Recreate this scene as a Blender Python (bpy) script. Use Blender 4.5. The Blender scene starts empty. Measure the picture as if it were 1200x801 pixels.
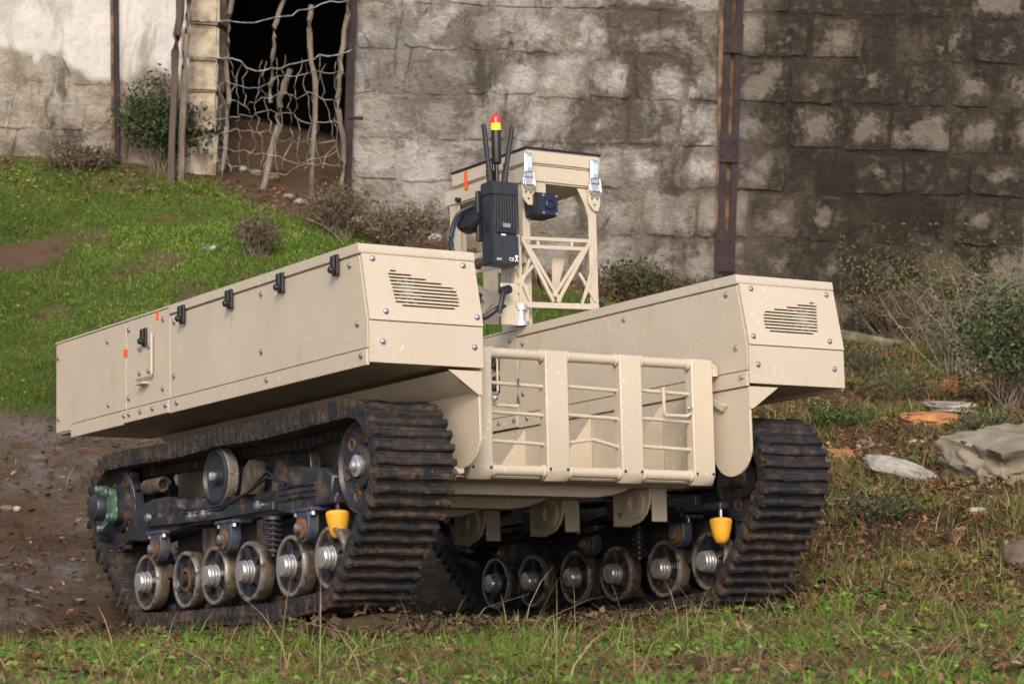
import bpy, bmesh, math, random
import numpy as np
from mathutils import Vector, Matrix
R = math.radians
random.seed(7); rng = np.random.default_rng(7)
S = bpy.context.scene
COL = S.collection

# ------------------------------------------------------------------ camera
F_PX = 3003.66
PITCH, ROLL, CAMZ = R(3.0), R(1.5), 1.4
_f = np.array([0, math.cos(PITCH), -math.sin(PITCH)])
_u = np.array([0, math.sin(PITCH), math.cos(PITCH)])
_r = np.array([1.0, 0, 0])
c_right = _r*math.cos(ROLL) + _u*math.sin(ROLL)
c_up = _u*math.cos(ROLL) - _r*math.sin(ROLL)
CW = np.stack([c_right, -c_up, _f], 1)            # camera (x right, y down, z forward) -> world
CPOS = np.array([0, 0, CAMZ])
cam = bpy.data.cameras.new('camera'); camo = bpy.data.objects.new('camera', cam); COL.objects.link(camo)
m = Matrix.Identity(4)
for i in range(3):
    m[i][0] = c_right[i]; m[i][1] = c_up[i]; m[i][2] = -_f[i]; m[i][3] = CPOS[i]
camo.matrix_world = m
cam.sensor_width = 36; cam.sensor_fit = 'HORIZONTAL'; cam.lens = F_PX/1200*36
cam.clip_end = 500; cam.clip_start = .1
cam.dof.use_dof = True; cam.dof.focus_distance = 8.6; cam.dof.aperture_fstop = 9.0
S.camera = camo

# ------------------------------------------------------------------ sky and sun
SUN_EL = R(38); SUN_AZ = (-0.04, -1.0)            # towards the sun, horizontally
wd = bpy.data.worlds.new('World'); S.world = wd; wd.use_nodes = True
nt = wd.node_tree; bg = nt.nodes['Background']
sk = nt.nodes.new('ShaderNodeTexSky'); sk.sky_type = 'NISHITA'; sk.sun_disc = False
sk.sun_elevation = SUN_EL; sk.sun_rotation = math.atan2(SUN_AZ[0], SUN_AZ[1])
sk.air_density = 0.6; sk.dust_density = 3.5; sk.ozone_density = 0.3
nt.links.new(sk.outputs[0], bg.inputs[0]); bg.inputs[1].default_value = 0.15
sl = bpy.data.lights.new('sun', 'SUN'); sl.energy = 0.95; sl.angle = R(10); sl.color = (1, .93, .83)
so = bpy.data.objects.new('sun', sl); COL.objects.link(so)
d = Vector((SUN_AZ[0]*math.cos(SUN_EL), SUN_AZ[1]*math.cos(SUN_EL), math.sin(SUN_EL)))
so.rotation_euler = d.to_track_quat('Z', 'Y').to_euler()
S.view_settings.view_transform = 'Standard'; S.view_settings.look = 'None'
S.view_settings.exposure = 0.86; S.view_settings.gamma = 1

# ------------------------------------------------------------------ materials
def new_mat(name):
    mt = bpy.data.materials.new(name); mt.use_nodes = True
    n = mt.node_tree; return mt, n, n.nodes['Principled BSDF']
def nd(n, t, **k):
    x = n.nodes.new(t)
    for a, b in k.items():
        if a in x.inputs: x.inputs[a].default_value = b
        else: setattr(x, a, b)
    return x
def pos(n, scale=(1, 1, 1)):
    g = nd(n, 'ShaderNodeNewGeometry'); mp = nd(n, 'ShaderNodeMapping'); mp.inputs['Scale'].default_value = scale
    n.links.new(g.outputs['Position'], mp.inputs[0]); return mp.outputs[0]
def noise(n, vec, scale, detail=5, rough=.6, dist=0):
    x = nd(n, 'ShaderNodeTexNoise'); x.inputs['Scale'].default_value = scale; x.inputs['Detail'].default_value = detail
    x.inputs['Roughness'].default_value = rough; x.inputs['Distortion'].default_value = dist
    n.links.new(vec, x.inputs['Vector']); return x.outputs['Fac']
def ramp(n, fac, a, b, v0=0, v1=1):
    x = nd(n, 'ShaderNodeMapRange'); x.interpolation_type = 'SMOOTHSTEP'
    x.inputs['From Min'].default_value = a; x.inputs['From Max'].default_value = b
    x.inputs['To Min'].default_value = v0; x.inputs['To Max'].default_value = v1
    n.links.new(fac, x.inputs['Value']); return x.outputs[0]
def mix(n, fac, a, b):
    x = nd(n, 'ShaderNodeMix'); x.data_type = 'RGBA'
    for s, v in ((0, fac), (6, a), (7, b)):
        if hasattr(v, 'is_linked') or hasattr(v, 'links'): n.links.new(v, x.inputs[s])
        elif s == 0: x.inputs[0].default_value = v
        else: x.inputs[s].default_value = (*v, 1)
    return x.outputs[2]
def mul(n, a, b, op='MULTIPLY'):
    x = nd(n, 'ShaderNodeMath'); x.operation = op
    for i, v in enumerate((a, b)):
        if hasattr(v, 'links'): n.links.new(v, x.inputs[i])
        else: x.inputs[i].default_value = v
    return x.outputs[0]
def bump(n, p, h, strength, dist):
    b = nd(n, 'ShaderNodeBump'); b.inputs['Strength'].default_value = strength; b.inputs['Distance'].default_value = dist
    n.links.new(h, b.inputs['Height']); n.links.new(b.outputs[0], p.inputs['Normal'])
def simple(name, c1, c2=None, scale=20, rough=.6, metal=0, bmp=0, lo=.35, hi=.65, rough2=None, stretch=(1, 1, 1)):
    mt, n, p = new_mat(name)
    p.inputs['Roughness'].default_value = rough; p.inputs['Metallic'].default_value = metal
    if c2 is None: p.inputs['Base Color'].default_value = (*c1, 1)
    else:
        v = pos(n, stretch); f = noise(n, v, scale); k = ramp(n, f, lo, hi)
        n.links.new(mix(n, k, c1, c2), p.inputs['Base Color'])
        if rough2 is not None: n.links.new(ramp(n, f, lo, hi, rough, rough2), p.inputs['Roughness'])
        if bmp: bump(n, p, f, .6, bmp)
    return mt
def attr_mat(name, rough=.65, trans=.35, vary=0):
    mt, n, p = new_mat(name)
    a = nd(n, 'ShaderNodeAttribute'); a.attribute_name = 'tint'
    p.inputs['Roughness'].default_value = rough
    n.links.new(a.outputs['Color'], p.inputs['Base Color'])
    p.inputs['Specular IOR Level'].default_value = .1
    if trans:
        t = nd(n, 'ShaderNodeBsdfTranslucent'); n.links.new(a.outputs['Color'], t.inputs[0])
        ms = nd(n, 'ShaderNodeMixShader'); ms.inputs[0].default_value = trans
        out = n.nodes['Material Output']
        n.links.new(p.outputs[0], ms.inputs[1]); n.links.new(t.outputs[0], ms.inputs[2]); n.links.new(ms.outputs[0], out.inputs[0])
    return mt

def tan_paint():
    mt, n, p = new_mat('tan_paint')
    v = pos(n)
    big = ramp(n, noise(n, v, 2.2, 4), .3, .7)
    c = mix(n, big, (.430, .367, .276), (.464, .399, .304))
    drops = ramp(n, noise(n, pos(n, (1, 1, .8)), 80, 1, .4), .64, .71)
    clus = ramp(n, noise(n, v, 5, 3), .47, .62)
    c = mix(n, mul(n, mul(n, drops, clus), .6), c, (.66, .60, .50))
    smud = ramp(n, noise(n, pos(n, (1, 1, .35)), 9, 6, .7), .56, .78)
    c = mix(n, mul(n, smud, .5), c, (.30, .225, .135))
    run = ramp(n, noise(n, pos(n, (1, 1, .06)), 30, 4, .6), .60, .74)
    c = mix(n, mul(n, mul(n, run, clus), .22), c, (.26, .20, .13))
    spk = ramp(n, noise(n, v, 160, 2), .71, .76)
    c = mix(n, mul(n, spk, .5), c, (.2, .14, .08))
    n.links.new(c, p.inputs['Base Color'])
    n.links.new(ramp(n, noise(n, v, 14, 4), .3, .7, .42, .62), p.inputs['Roughness'])
    bump(n, p, mul(n, mul(n, noise(n, v, 420, 2), .05), noise(n, v, 3.5, 2), 'ADD'), .35, .006)
    return mt
def rubber():
    mt, n, p = new_mat('muddy_rubber')
    v = pos(n)
    a = ramp(n, noise(n, v, 9, 6, .7), .38, .56)
    b = ramp(n, noise(n, v, 40, 6, .78), .38, .68)
    oi = nd(n, 'ShaderNodeObjectInfo')
    k = mul(n, mul(n, a, mul(n, b, 1.0)), ramp(n, oi.outputs['Random'], 0, 1, .6, 1.25))
    c = mix(n, k, (.013, .014, .017), (.105, .063, .034))
    d = ramp(n, noise(n, v, 38, 5), .62, .74)
    c = mix(n, mul(n, d, .7), c, (.19, .12, .07))
    n.links.new(c, p.inputs['Base Color']); p.inputs['Specular IOR Level'].default_value = .35
    n.links.new(ramp(n, k, 0, .8, .38, .9), p.inputs['Roughness'])
    bump(n, p, noise(n, v, 60, 6, .75), .9, .012)
    return mt
def black_steel():
    mt, n, p = new_mat('black_painted_steel')
    v = pos(n)
    k = ramp(n, noise(n, v, 12, 6, .7), .50, .68)
    c = mix(n, k, (.018, .020, .026), (.10, .065, .038))
    n.links.new(c, p.inputs['Base Color']); p.inputs['Roughness'].default_value = .42
    bump(n, p, noise(n, v, 70, 5, .7), .35, .004)
    return mt
def stone(name='weathered_stone', mortar=False):
    mt, n, p = new_mat(name)
    g = nd(n, 'ShaderNodeNewGeometry'); sx = nd(n, 'ShaderNodeSeparateXYZ'); n.links.new(g.outputs['Position'], sx.inputs[0])
    v = pos(n)
    oi = nd(n, 'ShaderNodeObjectInfo')
    rnd = oi.outputs['Random']
    wob = noise(n, v, .9, 4)
    # whitewashed stretch between the doorway and the iron upright, bare stained stone to its right
    xz = mul(n, sx.outputs[0], mul(n, mul(n, wob, .5, 'SUBTRACT'), 1.3), 'ADD')
    bare = ramp(n, xz, 1.2, 1.9)
    fine = noise(n, v, 26, 7, .75)
    grit = noise(n, v, 75, 4, .7)
    mid = noise(n, v, 5, 6, .7)
    st = noise(n, pos(n, (1, 1, .30)), 3.0, 9, .74, .7)
    bl = noise(n, v, 1.6, 9, .72, .4)
    # old thin whitewash over stone and joints
    w = mix(n, ramp(n, mid, .32, .68), (.37, .335, .28), (.56, .53, .47))
    w = mix(n, ramp(n, rnd, 0, 1, 0, .0 if mortar else .6), w, (.27, .23, .175))
    w = mix(n, ramp(n, fine, .47, .66, 0, .85), w, (.17, .142, .108))
    w = mix(n, ramp(n, grit, .56, .72, 0, .55), w, (.58, .56, .52))
    pal = ramp(n, noise(n, v, 2.6, 8, .7), .52, .60)
    w = mix(n, mul(n, pal, .8), w, (.56, .54, .50))
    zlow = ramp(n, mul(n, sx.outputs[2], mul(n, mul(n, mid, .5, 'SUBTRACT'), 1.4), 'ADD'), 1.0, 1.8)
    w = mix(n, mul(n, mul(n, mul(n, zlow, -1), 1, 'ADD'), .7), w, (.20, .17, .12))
    lf = ramp(n, sx.outputs[0], -1.9, -2.3)
    w = mix(n, mul(n, lf, .75), w, mix(n, ramp(n, mid, .35, .65), (.30, .225, .145), (.50, .44, .36)))
    if mortar: w = mix(n, ramp(n, xz, -.8, 1.3, .15, .75), w, (.13, .11, .085))
    stain = mul(n, ramp(n, bl, .465, .565), ramp(n, xz, -1.4, 1.0, .5, .92))
    w = mix(n, stain, w, (.075, .06, .046))
    w = mix(n, mul(n, ramp(n, st, .52, .62), .8), w, (.055, .045, .036))
    # bare blocks, each its own tone, under black streaks
    b = mix(n, ramp(n, rnd, .2, .95), (.040, .032, .024), (.115, .094, .068)) if not mortar else mix(n, mid, (.03, .024, .018), (.07, .056, .042))
    b = mix(n, ramp(n, fine, .45, .70, 0, .6), b, (.16, .135, .10))
    b = mix(n, ramp(n, bl, .42, .54, 0, .92), b, (.034, .027, .02))
    b = mix(n, ramp(n, st, .50, .60, 0, .85), b, (.024, .019, .015))
    b = mix(n, ramp(n, grit, .60, .74, 0, .5), b, (.27, .24, .19))
    pl2 = mul(n, ramp(n, noise(n, v, 3.4, 8, .72), .49, .60), ramp(n, rnd, .0, 1, .15, .9))
    b = mix(n, mul(n, pl2, .25 if mortar else .8), b, (.22, .185, .142))
    moss = mul(n, ramp(n, noise(n, v, 3, 5), .46, .60), mul(n, mul(n, ramp(n, sx.outputs[2], .9, 1.8), -1), 1, 'ADD'))
    b = mix(n, mul(n, moss, .6), b, (.085, .085, .035))
    big = noise(n, pos(n, (1, 1, .7)), 1.1, 7, .7, .8)
    b = mix(n, ramp(n, big, .50, .62, 0, .8), b, (.030, .023, .017))
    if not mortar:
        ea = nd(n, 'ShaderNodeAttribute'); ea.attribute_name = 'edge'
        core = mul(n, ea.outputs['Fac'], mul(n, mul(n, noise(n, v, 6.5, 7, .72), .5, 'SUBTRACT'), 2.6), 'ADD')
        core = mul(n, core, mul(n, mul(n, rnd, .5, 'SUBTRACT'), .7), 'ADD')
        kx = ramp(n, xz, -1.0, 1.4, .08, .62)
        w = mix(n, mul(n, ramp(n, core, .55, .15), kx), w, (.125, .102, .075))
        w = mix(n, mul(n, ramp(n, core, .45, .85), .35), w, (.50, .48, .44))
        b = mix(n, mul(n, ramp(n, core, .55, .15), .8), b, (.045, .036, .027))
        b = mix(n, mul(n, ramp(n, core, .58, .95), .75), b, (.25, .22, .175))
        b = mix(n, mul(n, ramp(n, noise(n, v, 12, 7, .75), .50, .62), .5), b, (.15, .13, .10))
    n.links.new(mix(n, bare, w, b), p.inputs['Base Color'])
    p.inputs['Roughness'].default_value = .93; p.inputs['Specular IOR Level'].default_value = .2
    bump(n, p, mul(n, fine, mid, 'ADD'), 1.0, .05)
    return mt
def plaster():
    mt, n, p = new_mat('old_whitewash')
    v = pos(n)
    g = nd(n, 'ShaderNodeNewGeometry'); sx = nd(n, 'ShaderNodeSeparateXYZ'); n.links.new(g.outputs['Position'], sx.inputs[0])
    mid = noise(n, v, 3, 7, .7); fine = noise(n, v, 30, 6, .75); st = noise(n, pos(n, (1, 1, .18)), 4, 8, .7, .4)
    c = mix(n, ramp(n, mid, .3, .7), (.40, .38, .345), (.53, .51, .475))
    c = mix(n, ramp(n, fine, .50, .72, 0, .6), c, (.27, .24, .195))
    c = mix(n, mul(n, ramp(n, st, .52, .64), .7), c, (.15, .125, .10))
    c = mix(n, mul(n, ramp(n, noise(n, v, 1.8, 9, .72), .50, .60), .55), c, (.30, .26, .21))
    n.links.new(c, p.inputs['Base Color']); p.inputs['Roughness'].default_value = .92
    bump(n, p, mul(n, fine, mid, 'ADD'), .6, .012)
    return mt
def soil():
    mt, n, p = new_mat('soil_and_turf')
    a = nd(n, 'ShaderNodeAttribute'); a.attribute_name = 'tint'
    v = pos(n)
    f = noise(n, v, 40, 8, .75); g = noise(n, v, 7, 6, .7)
    c = mix(n, ramp(n, f, .42, .72, 0, .55), a.outputs['Color'], (.15, .105, .065))
    c = mix(n, ramp(n, g, .5, .68, 0, .6), c, (.03, .021, .014))
    n.links.new(c, p.inputs['Base Color'])
    wet = nd(n, 'ShaderNodeAttribute'); wet.attribute_name = 'wet'
    k = mul(n, wet.outputs['Fac'], ramp(n, g, .38, .56))
    n.links.new(ramp(n, k, 0, .5, .95, .16), p.inputs['Roughness'])
    n.links.new(ramp(n, k, 0, .5, .12, .5), p.inputs['Specular IOR Level'])
    bump(n, p, mul(n, f, mul(n, g, 1.5), 'ADD'), 1.0, .03)
    return mt

TAN = tan_paint(); RUB = rubber(); BLK = black_steel(); STONE = stone(); PLAST = plaster(); SOIL = soil()
MORTAR = stone('old_mortar', True)
BPLAST = simple('black_plastic', (.012, .012, .014), None, rough=.38)
RADIO = simple('black_anodised', (.016, .017, .021), (.026, .028, .034), 60, .4)
NAVY = simple('dark_blue_casting', (.03, .04, .075), (.07, .06, .055), 18, .5, 0, .003, .42, .62)
ZINC = simple('zinc_bolt', (.55, .55, .55), (.38, .37, .36), 60, .3, .9)
CHROME = simple('bright_hub_steel', (.66, .65, .63), (.42, .39, .34), 18, .30, .8, 0, .52, .72, .5)
WORN = simple('worn_wheel_rim', (.40, .36, .31), (.07, .052, .038), 26, .34, .7, .002, .45, .66, .7)
MUDW = simple('muddy_wheel_band', (.035, .028, .022), (.11, .075, .045), 24, .75, .1, .006)
RUSTB = simple('rusty_bush', (.17, .075, .03), (.06, .035, .02), 25, .8, .1, .004)
YEL = simple('yellow_bump_stop', (.66, .33, .02), (.34, .18, .03), 22, .6, 0, .002, .5, .75)
GREEN = simple('green_gearbox_paint', (.055, .12, .08), (.035, .065, .045), 14, .45, 0, .002)
ORANGE = simple('orange_tag', (.75, .10, .02), None, rough=.6)
RED = simple('red_beacon_lens', (.72, .03, .02), None, rough=.25)
YLENS = simple('yellow_beacon_lens', (.85, .60, .02), None, rough=.25)
DARK = simple('dark_inside', (.015, .013, .011), None, rough=.9)
FANM = simple('grey_fan', (.30, .29, .28), None, rough=.4, metal=.5)
BLUEL = simple('blue_black_lens', (.012, .014, .030), None, rough=.15)
BLUEH = simple('blue_hose', (.08, .20, .42), None, rough=.4)
WHITE = simple('white_print', (.8, .8, .8), None, rough=.5)
RUST = simple('rusted_iron', (.036, .022, .021), (.016, .012, .013), 9, .85, .15, .006)
RUSTY2 = simple('rust_edge', (.20, .12, .06), (.05, .03, .022), 9, .9, 0, .006)
WOODG = simple('grey_weathered_wood', (.20, .165, .125), (.085, .065, .046), 12, .9, 0, .008, .35, .65, None, (1, 1, .25))
WOODD = simple('dark_weathered_wood', (.085, .062, .048), (.042, .03, .024), 12, .9, 0, .008, .35, .65, None, (1, 1, .2))
WIRE = simple('galvanised_wire', (.33, .33, .32), (.13, .11, .095), 22, .55, .3)
ROCKM = simple('field_rock', (.21, .175, .125), (.095, .078, .05), 8, .92, 0, .03)
ROCKP = simple('pale_rock', (.36, .34, .30), (.20, .18, .15), 9, .9, 0, .02)
ROCKB = simple('brown_rock', (.16, .115, .085), (.09, .066, .05), 10, .92, 0, .02)
BRICKM = simple('orange_brick', (.42, .185, .065), (.27, .12, .05), 18, .92, 0, .008)
MOSSR = simple('mossy_slab', (.235, .20, .145), (.145, .128, .08), 7, .95, 0, .05, .35, .7)
PALEB = simple('pale_blue_label', (.42, .56, .66), None, rough=.5)
LITTER = simple('white_litter', (.8, .79, .76), None, rough=.6)
TWIG = simple('dry_twig', (.20, .155, .11), (.11, .085, .06), 15, .9)
ROOMM = simple('dark_room_wall', (.05, .04, .032), (.026, .02, .016), 4, .95)  # near-black brown over the whole room shell
GRASSM = attr_mat('grass_blades', .6, .4)
LEAFM = attr_mat('shrub_leaves', .5, .25)
DEADM = attr_mat('dead_leaves', .8, .1)

# ------------------------------------------------------------------ mesh helpers
def tag(o, label=None, cat=None, group=None, kind=None):
    if label: o['label'] = label
    if cat: o['category'] = cat
    if group: o['group'] = group
    if kind: o['kind'] = kind
    return o
def finish(name, bm, smooth=35):
    bmesh.ops.recalc_face_normals(bm, faces=bm.faces)
    me = bpy.data.meshes.new(name); bm.to_mesh(me); bm.free()
    if smooth:
        me.polygons.foreach_set('use_smooth', [True]*len(me.polygons)); me.set_sharp_from_angle(angle=R(smooth))
    return me
def link(name, me, mat=None, parent=None, loc=None, rot=None):
    o = bpy.data.objects.new(name, me); COL.objects.link(o)
    if mat is not None and me is not None and not me.materials: me.materials.append(mat)
    if parent is not None: o.parent = parent
    if loc is not None: o.location = loc
    if rot is not None: o.rotation_euler = rot
    return o
def empty(name, loc=(0, 0, 0), parent=None):
    o = bpy.data.objects.new(name, None); COL.objects.link(o); o.location = loc; o.empty_display_size = .2
    if parent: o.parent = parent
    return o
def box(bm, x0, x1, y0, y1, z0, z1, bev=0, seg=1):
    b = bmesh.new()
    vs = [b.verts.new(c) for c in ((x0,y0,z0),(x1,y0,z0),(x1,y1,z0),(x0,y1,z0),(x0,y0,z1),(x1,y0,z1),(x1,y1,z1),(x0,y1,z1))]
    for f in ((0,3,2,1),(4,5,6,7),(0,1,5,4),(1,2,6,5),(2,3,7,6),(3,0,4,7)): b.faces.new([vs[i] for i in f])
    if bev: bmesh.ops.bevel(b, geom=b.edges[:], offset=bev, segments=seg, affect='EDGES')
    return merge(bm, b)
def merge(bm, b):
    mp = {v: bm.verts.new(v.co) for v in b.verts}
    for f in b.faces:
        try: bm.faces.new([mp[v] for v in f.verts])
        except ValueError: pass
    b.free(); return bm
def prism(bm, poly, axis, a, b_, bev=0):
    """poly: 2-D outline in the two other axes, extruded along axis from a to b_"""
    b = bmesh.new()
    def P(p, t): return (t, p[0], p[1]) if axis == 0 else ((p[0], t, p[1]) if axis == 1 else (p[0], p[1], t))
    v0 = [b.verts.new(P(p, a)) for p in poly]; v1 = [b.verts.new(P(p, b_)) for p in poly]
    b.faces.new(v0); b.faces.new(v1[::-1]); k = len(poly)
    for i in range(k): b.faces.new((v0[i], v1[i], v1[(i+1) % k], v0[(i+1) % k]))
    if bev: bmesh.ops.bevel(b, geom=b.edges[:], offset=bev, segments=1, affect='EDGES')
    return merge(bm, b)
def lathe(bm, prof, c=(0, 0, 0), axis=0, seg=24, sgn=1):
    rings = []
    for r, t in prof:
        ring = []
        for i in range(seg if r > 1e-6 else 1):
            a = 2*math.pi*i/seg; q = (r*math.cos(a), r*math.sin(a)); t_ = t*sgn
            p = (t_, q[0], q[1]) if axis == 0 else ((q[0], t_, q[1]) if axis == 1 else (q[0], q[1], t_))
            ring.append(bm.verts.new((c[0]+p[0], c[1]+p[1], c[2]+p[2])))
        rings.append(ring)
    for A, B in zip(rings, rings[1:]):
        n = max(len(A), len(B))
        for i in range(n):
            j = (i+1) % n
            f = [A[i % len(A)], A[j % len(A)], B[j % len(B)], B[i % len(B)]]
            g = []
            for v in f:
                if v not in g: g.append(v)
            if len(g) > 2:
                try: bm.faces.new(g)
                except ValueError: pass
    return bm
def tube(bm, pts, r, seg=8, r2=None):
    pts = [Vector(p) for p in pts]; n = len(pts); rings = []
    up = Vector((0, 0, 1))
    for i, p in enumerate(pts):
        d = (pts[min(i+1, n-1)] - pts[max(i-1, 0)]).normalized()
        a = d.cross(up)
        if a.length < .05: a = d.cross(Vector((1, 0, 0)))
        a.normalize(); b = a.cross(d)
        rr = r if r2 is None else r + (r2-r)*i/(n-1)
        rings.append([bm.verts.new(p + a*math.cos(2*math.pi*k/seg)*rr + b*math.sin(2*math.pi*k/seg)*rr) for k in range(seg)])
    for A, B in zip(rings, rings[1:]):
        for k in range(seg): bm.faces.new((A[k], A[(k+1) % seg], B[(k+1) % seg], B[k]))
    bm.faces.new(rings[0][::-1]); bm.faces.new(rings[-1])
    return bm
def bar(bm, p, q, w, t, normal):
    """flat bar from p to q, width w in the plane perpendicular to normal, thickness t along normal"""
    p, q, nrm = Vector(p), Vector(q), Vector(normal).normalized()
    d = (q-p).normalized(); s = d.cross(nrm).normalized()*w/2; h = nrm*t/2
    v = [bm.verts.new(x) for x in (p-s-h, p+s-h, p+s+h, p-s+h, q-s-h, q+s-h, q+s+h, q-s+h)]
    for f in ((0,1,2,3),(7,6,5,4),(0,4,5,1),(1,5,6,2),(2,6,7,3),(3,7,4,0)): bm.faces.new([v[i] for i in f])
    return bm

# numpy value noise
def vnoise(x, y, s, seed=0):
    x = np.asarray(x)*s + 1000; y = np.asarray(y)*s + 1000
    xi = np.floor(x).astype(np.int64); yi = np.floor(y).astype(np.int64); fx = x-xi; fy = y-yi
    fx = fx*fx*(3-2*fx); fy = fy*fy*(3-2*fy)
    def h(a, b):
        k = (a*374761393 + b*668265263 + seed*982451653) & 0x7fffffff
        k = ((k ^ (k >> 13))*1274126177) & 0x7fffffff
        return ((k ^ (k >> 16)) & 0xffff)/65535.0
    return (h(xi, yi)*(1-fx)+h(xi+1, yi)*fx)*(1-fy) + (h(xi, yi+1)*(1-fx)+h(xi+1, yi+1)*fx)*fy
def fbm(x, y, s, o=4, seed=0):
    t = 0; a = .5; n = 0
    for i in range(o): t = t + a*vnoise(x, y, s*2**i, seed+i*17); n += a; a *= .55
    return t/n
def sst(x, a, b):
    t = np.clip((np.asarray(x)-a)/(b-a), 0, 1); return t*t*(3-2*t)

# ------------------------------------------------------------------ vehicle frame (fitted to the photograph)
RV = np.array([[0.847274, -0.53068, -0.022473], [0.052881, 0.126377, -0.990572], [0.528517, 0.838098, 0.135139]])
TV = np.array([0.361318, 0.100557, 8.489149])
MVr = CW @ RV; MVt = CW @ TV + CPOS
def vw(x, y, z): return MVr @ np.array([x, y, z]) + MVt            # vehicle -> world
BASE = (0, 1.2, -.785)

def pix_ray(x, y):
    return CW @ np.array([(x-600)/F_PX, (y-400.5)/F_PX, 1.0])
def pix(x, y, dep): return CPOS + pix_ray(x, y)*dep

# ------------------------------------------------------------------ ground
ctrl = [vw(x, y, -.775-(.04 if x == 0 else 0)) for x in (-.74, 0, .78) for y in (.35, 1.2, 2.05)]
ctrl += [pix(*q) for q in ((0,812,5.2),(300,818,5.2),(600,818,5.2),(900,812,5.2),(1200,806,5.2),(40,772,7.4),(220,785,6.8),(400,782,6.8),(640,768,7.2),(820,752,7.8),(1000,742,7.6),(95,738,9.9),(140,746,9.5),(210,750,8.9),(280,751,8.4),(350,749,8.05),(420,745,7.85),(480,738,7.95),(560,730,8.5),(700,724,8.7),(800,724,8.6),
    (20,700,10.2),(60,605,12),(0,490,13.2),(60,400,14.2),(0,300,15.5),(0,184,16.9),(130,196,16.9),(260,210,16.9),(400,238,16.9),
    (300,300,15.2),(520,285,16.9),(700,338,16.9),(850,348,16.9),(980,390,16.9),(1200,404,16.9),
    (1000,690,9.2),(1200,690,8.9),(1200,620,10.2),(1000,565,11.6),(1200,540,11.8),(1000,472,14),(1200,472,14),
    (1500,690,9),(1500,425,16.9),(-300,705,10.4),(-300,172,16.9))]
ctrl += [np.array(q) for q in ((-1.6,3,.60),(0,3,.62),(1.6,3,.63),(-3.5,5,.36),(3.5,5,.42))]
ctrl = np.array(ctrl)
def _k(r2): return np.where(r2 > 1e-12, r2*np.log(np.maximum(r2, 1e-12)), 0)*.5
_d2 = ((ctrl[:, None, :2]-ctrl[None, :, :2])**2).sum(-1)
_n = len(ctrl); _A = np.zeros((_n+3, _n+3)); _A[:_n, :_n] = _k(_d2) + np.eye(_n)*.002
_A[:_n, _n] = 1; _A[:_n, _n+1:] = ctrl[:, :2]; _A[_n, :_n] = 1; _A[_n+1:, :_n] = ctrl[:, :2].T
_w = np.linalg.solve(_A, np.concatenate([ctrl[:, 2], np.zeros(3)]))
def gz0(x, y):
    x = np.clip(np.asarray(x, float), -4.6, 4.6); y = np.clip(np.asarray(y, float), 3, 17.6)
    r2 = (x[..., None]-ctrl[:, 0])**2 + (y[..., None]-ctrl[:, 1])**2
    return _k(r2) @ _w[:_n] + _w[_n] + _w[_n+1]*x + _w[_n+2]*y
Rinv = np.linalg.inv(MVr)
def in_vehicle(x, y, z=0):
    q = (np.stack([x, y, gz0(x, y)], -1) - MVt) @ Rinv.T
    # slide along the vehicle's up axis to the track plane
    return q[..., 0] , q[..., 1]
def veh_mask(x, y, mx=.98, y0=.12, y1=2.2):
    a, b = in_vehicle(np.asarray(x, float), np.asarray(y, float))
    a = a + .0; 
    return (sst(mx+.05-np.abs(a), 0, .08))*sst(b-y0+.05, 0, .1)*sst(y1+.05-b, 0, .1)
def mudness(x, y):
    """bare muddy track behind and beside the machine"""
    n = (fbm(x, y, 1.1, 4, 3)-.5)*1.6
    near = 9.1 - .35*np.clip(-x-1, 0, 3) + .25*np.clip(x, 0, 4)
    far = 13.3 + n + .22*np.clip(x+2, 0, 6)*1.1
    return sst(y+n*.5, near-.1, near+.5)*sst(far-y, -.2, .5)
def rightness(x, y):
    return sst(x+(fbm(x, y, .9, 3, 9)-.5)*1.2, .5, 1.3)
def gz(x, y):
    z = gz0(x, y)
    lump = (fbm(x, y, 2.3, 5, 1)-.5)*.11 + (fbm(x, y, 9, 3, 5)-.5)*.05
    vm = veh_mask(x, y, 1.0, .1, 2.25)
    mud = mudness(x, y)
    z = z + lump*(1-vm)*(.65+.5*mud) - .004*vm
    z = z + .34*sst(y, 17.25, 18.9)*sst(1.2-np.abs(x+1.5), 0, .3)*sst(21.5-y, 0, 1)
    return z
gx = np.concatenate([[-80,-50,-30,-18,-12,-9,-7.4,-6.4], np.arange(-5.6, 5.61, .045), [6.4,7.4,9,12,18,30,50,80]])
gy = np.concatenate([[-60,-30,-15,-8,-4,-1,1,2], np.arange(2.7, 18.6, .045), [19.4,20.6,22.5,26,34,50,90]])
GX, GY = np.meshgrid(gx, gy); GZ = gz(GX, GY)
nx, ny = len(gx), len(gy)
def grid_mesh(name, V, nx, ny, keep=None):
    me = bpy.data.meshes.new(name)
    i = np.arange(nx*ny).reshape(ny, nx)
    q = np.stack([i[:-1, :-1], i[:-1, 1:], i[1:, 1:], i[1:, :-1]], -1).reshape(-1, 4)
    if keep is not None: q = q[keep]
    me.vertices.add(len(V)); me.vertices.foreach_set('co', V.astype(np.float32).ravel())
    me.loops.add(q.size); me.loops.foreach_set('vertex_index', q.ravel().astype(np.int32))
    me.polygons.add(len(q)); me.polygons.foreach_set('loop_start', np.arange(0, q.size, 4, dtype=np.int32))
    me.polygons.foreach_set('loop_total', np.full(len(q), 4, np.int32))
    me.update(); me.validate()
    me.polygons.foreach_set('use_smooth', [True]*len(me.polygons))
    return me
V = np.stack([GX, GY, GZ], -1).reshape(-1, 3)
gm = grid_mesh('ground', V, nx, ny)
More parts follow.
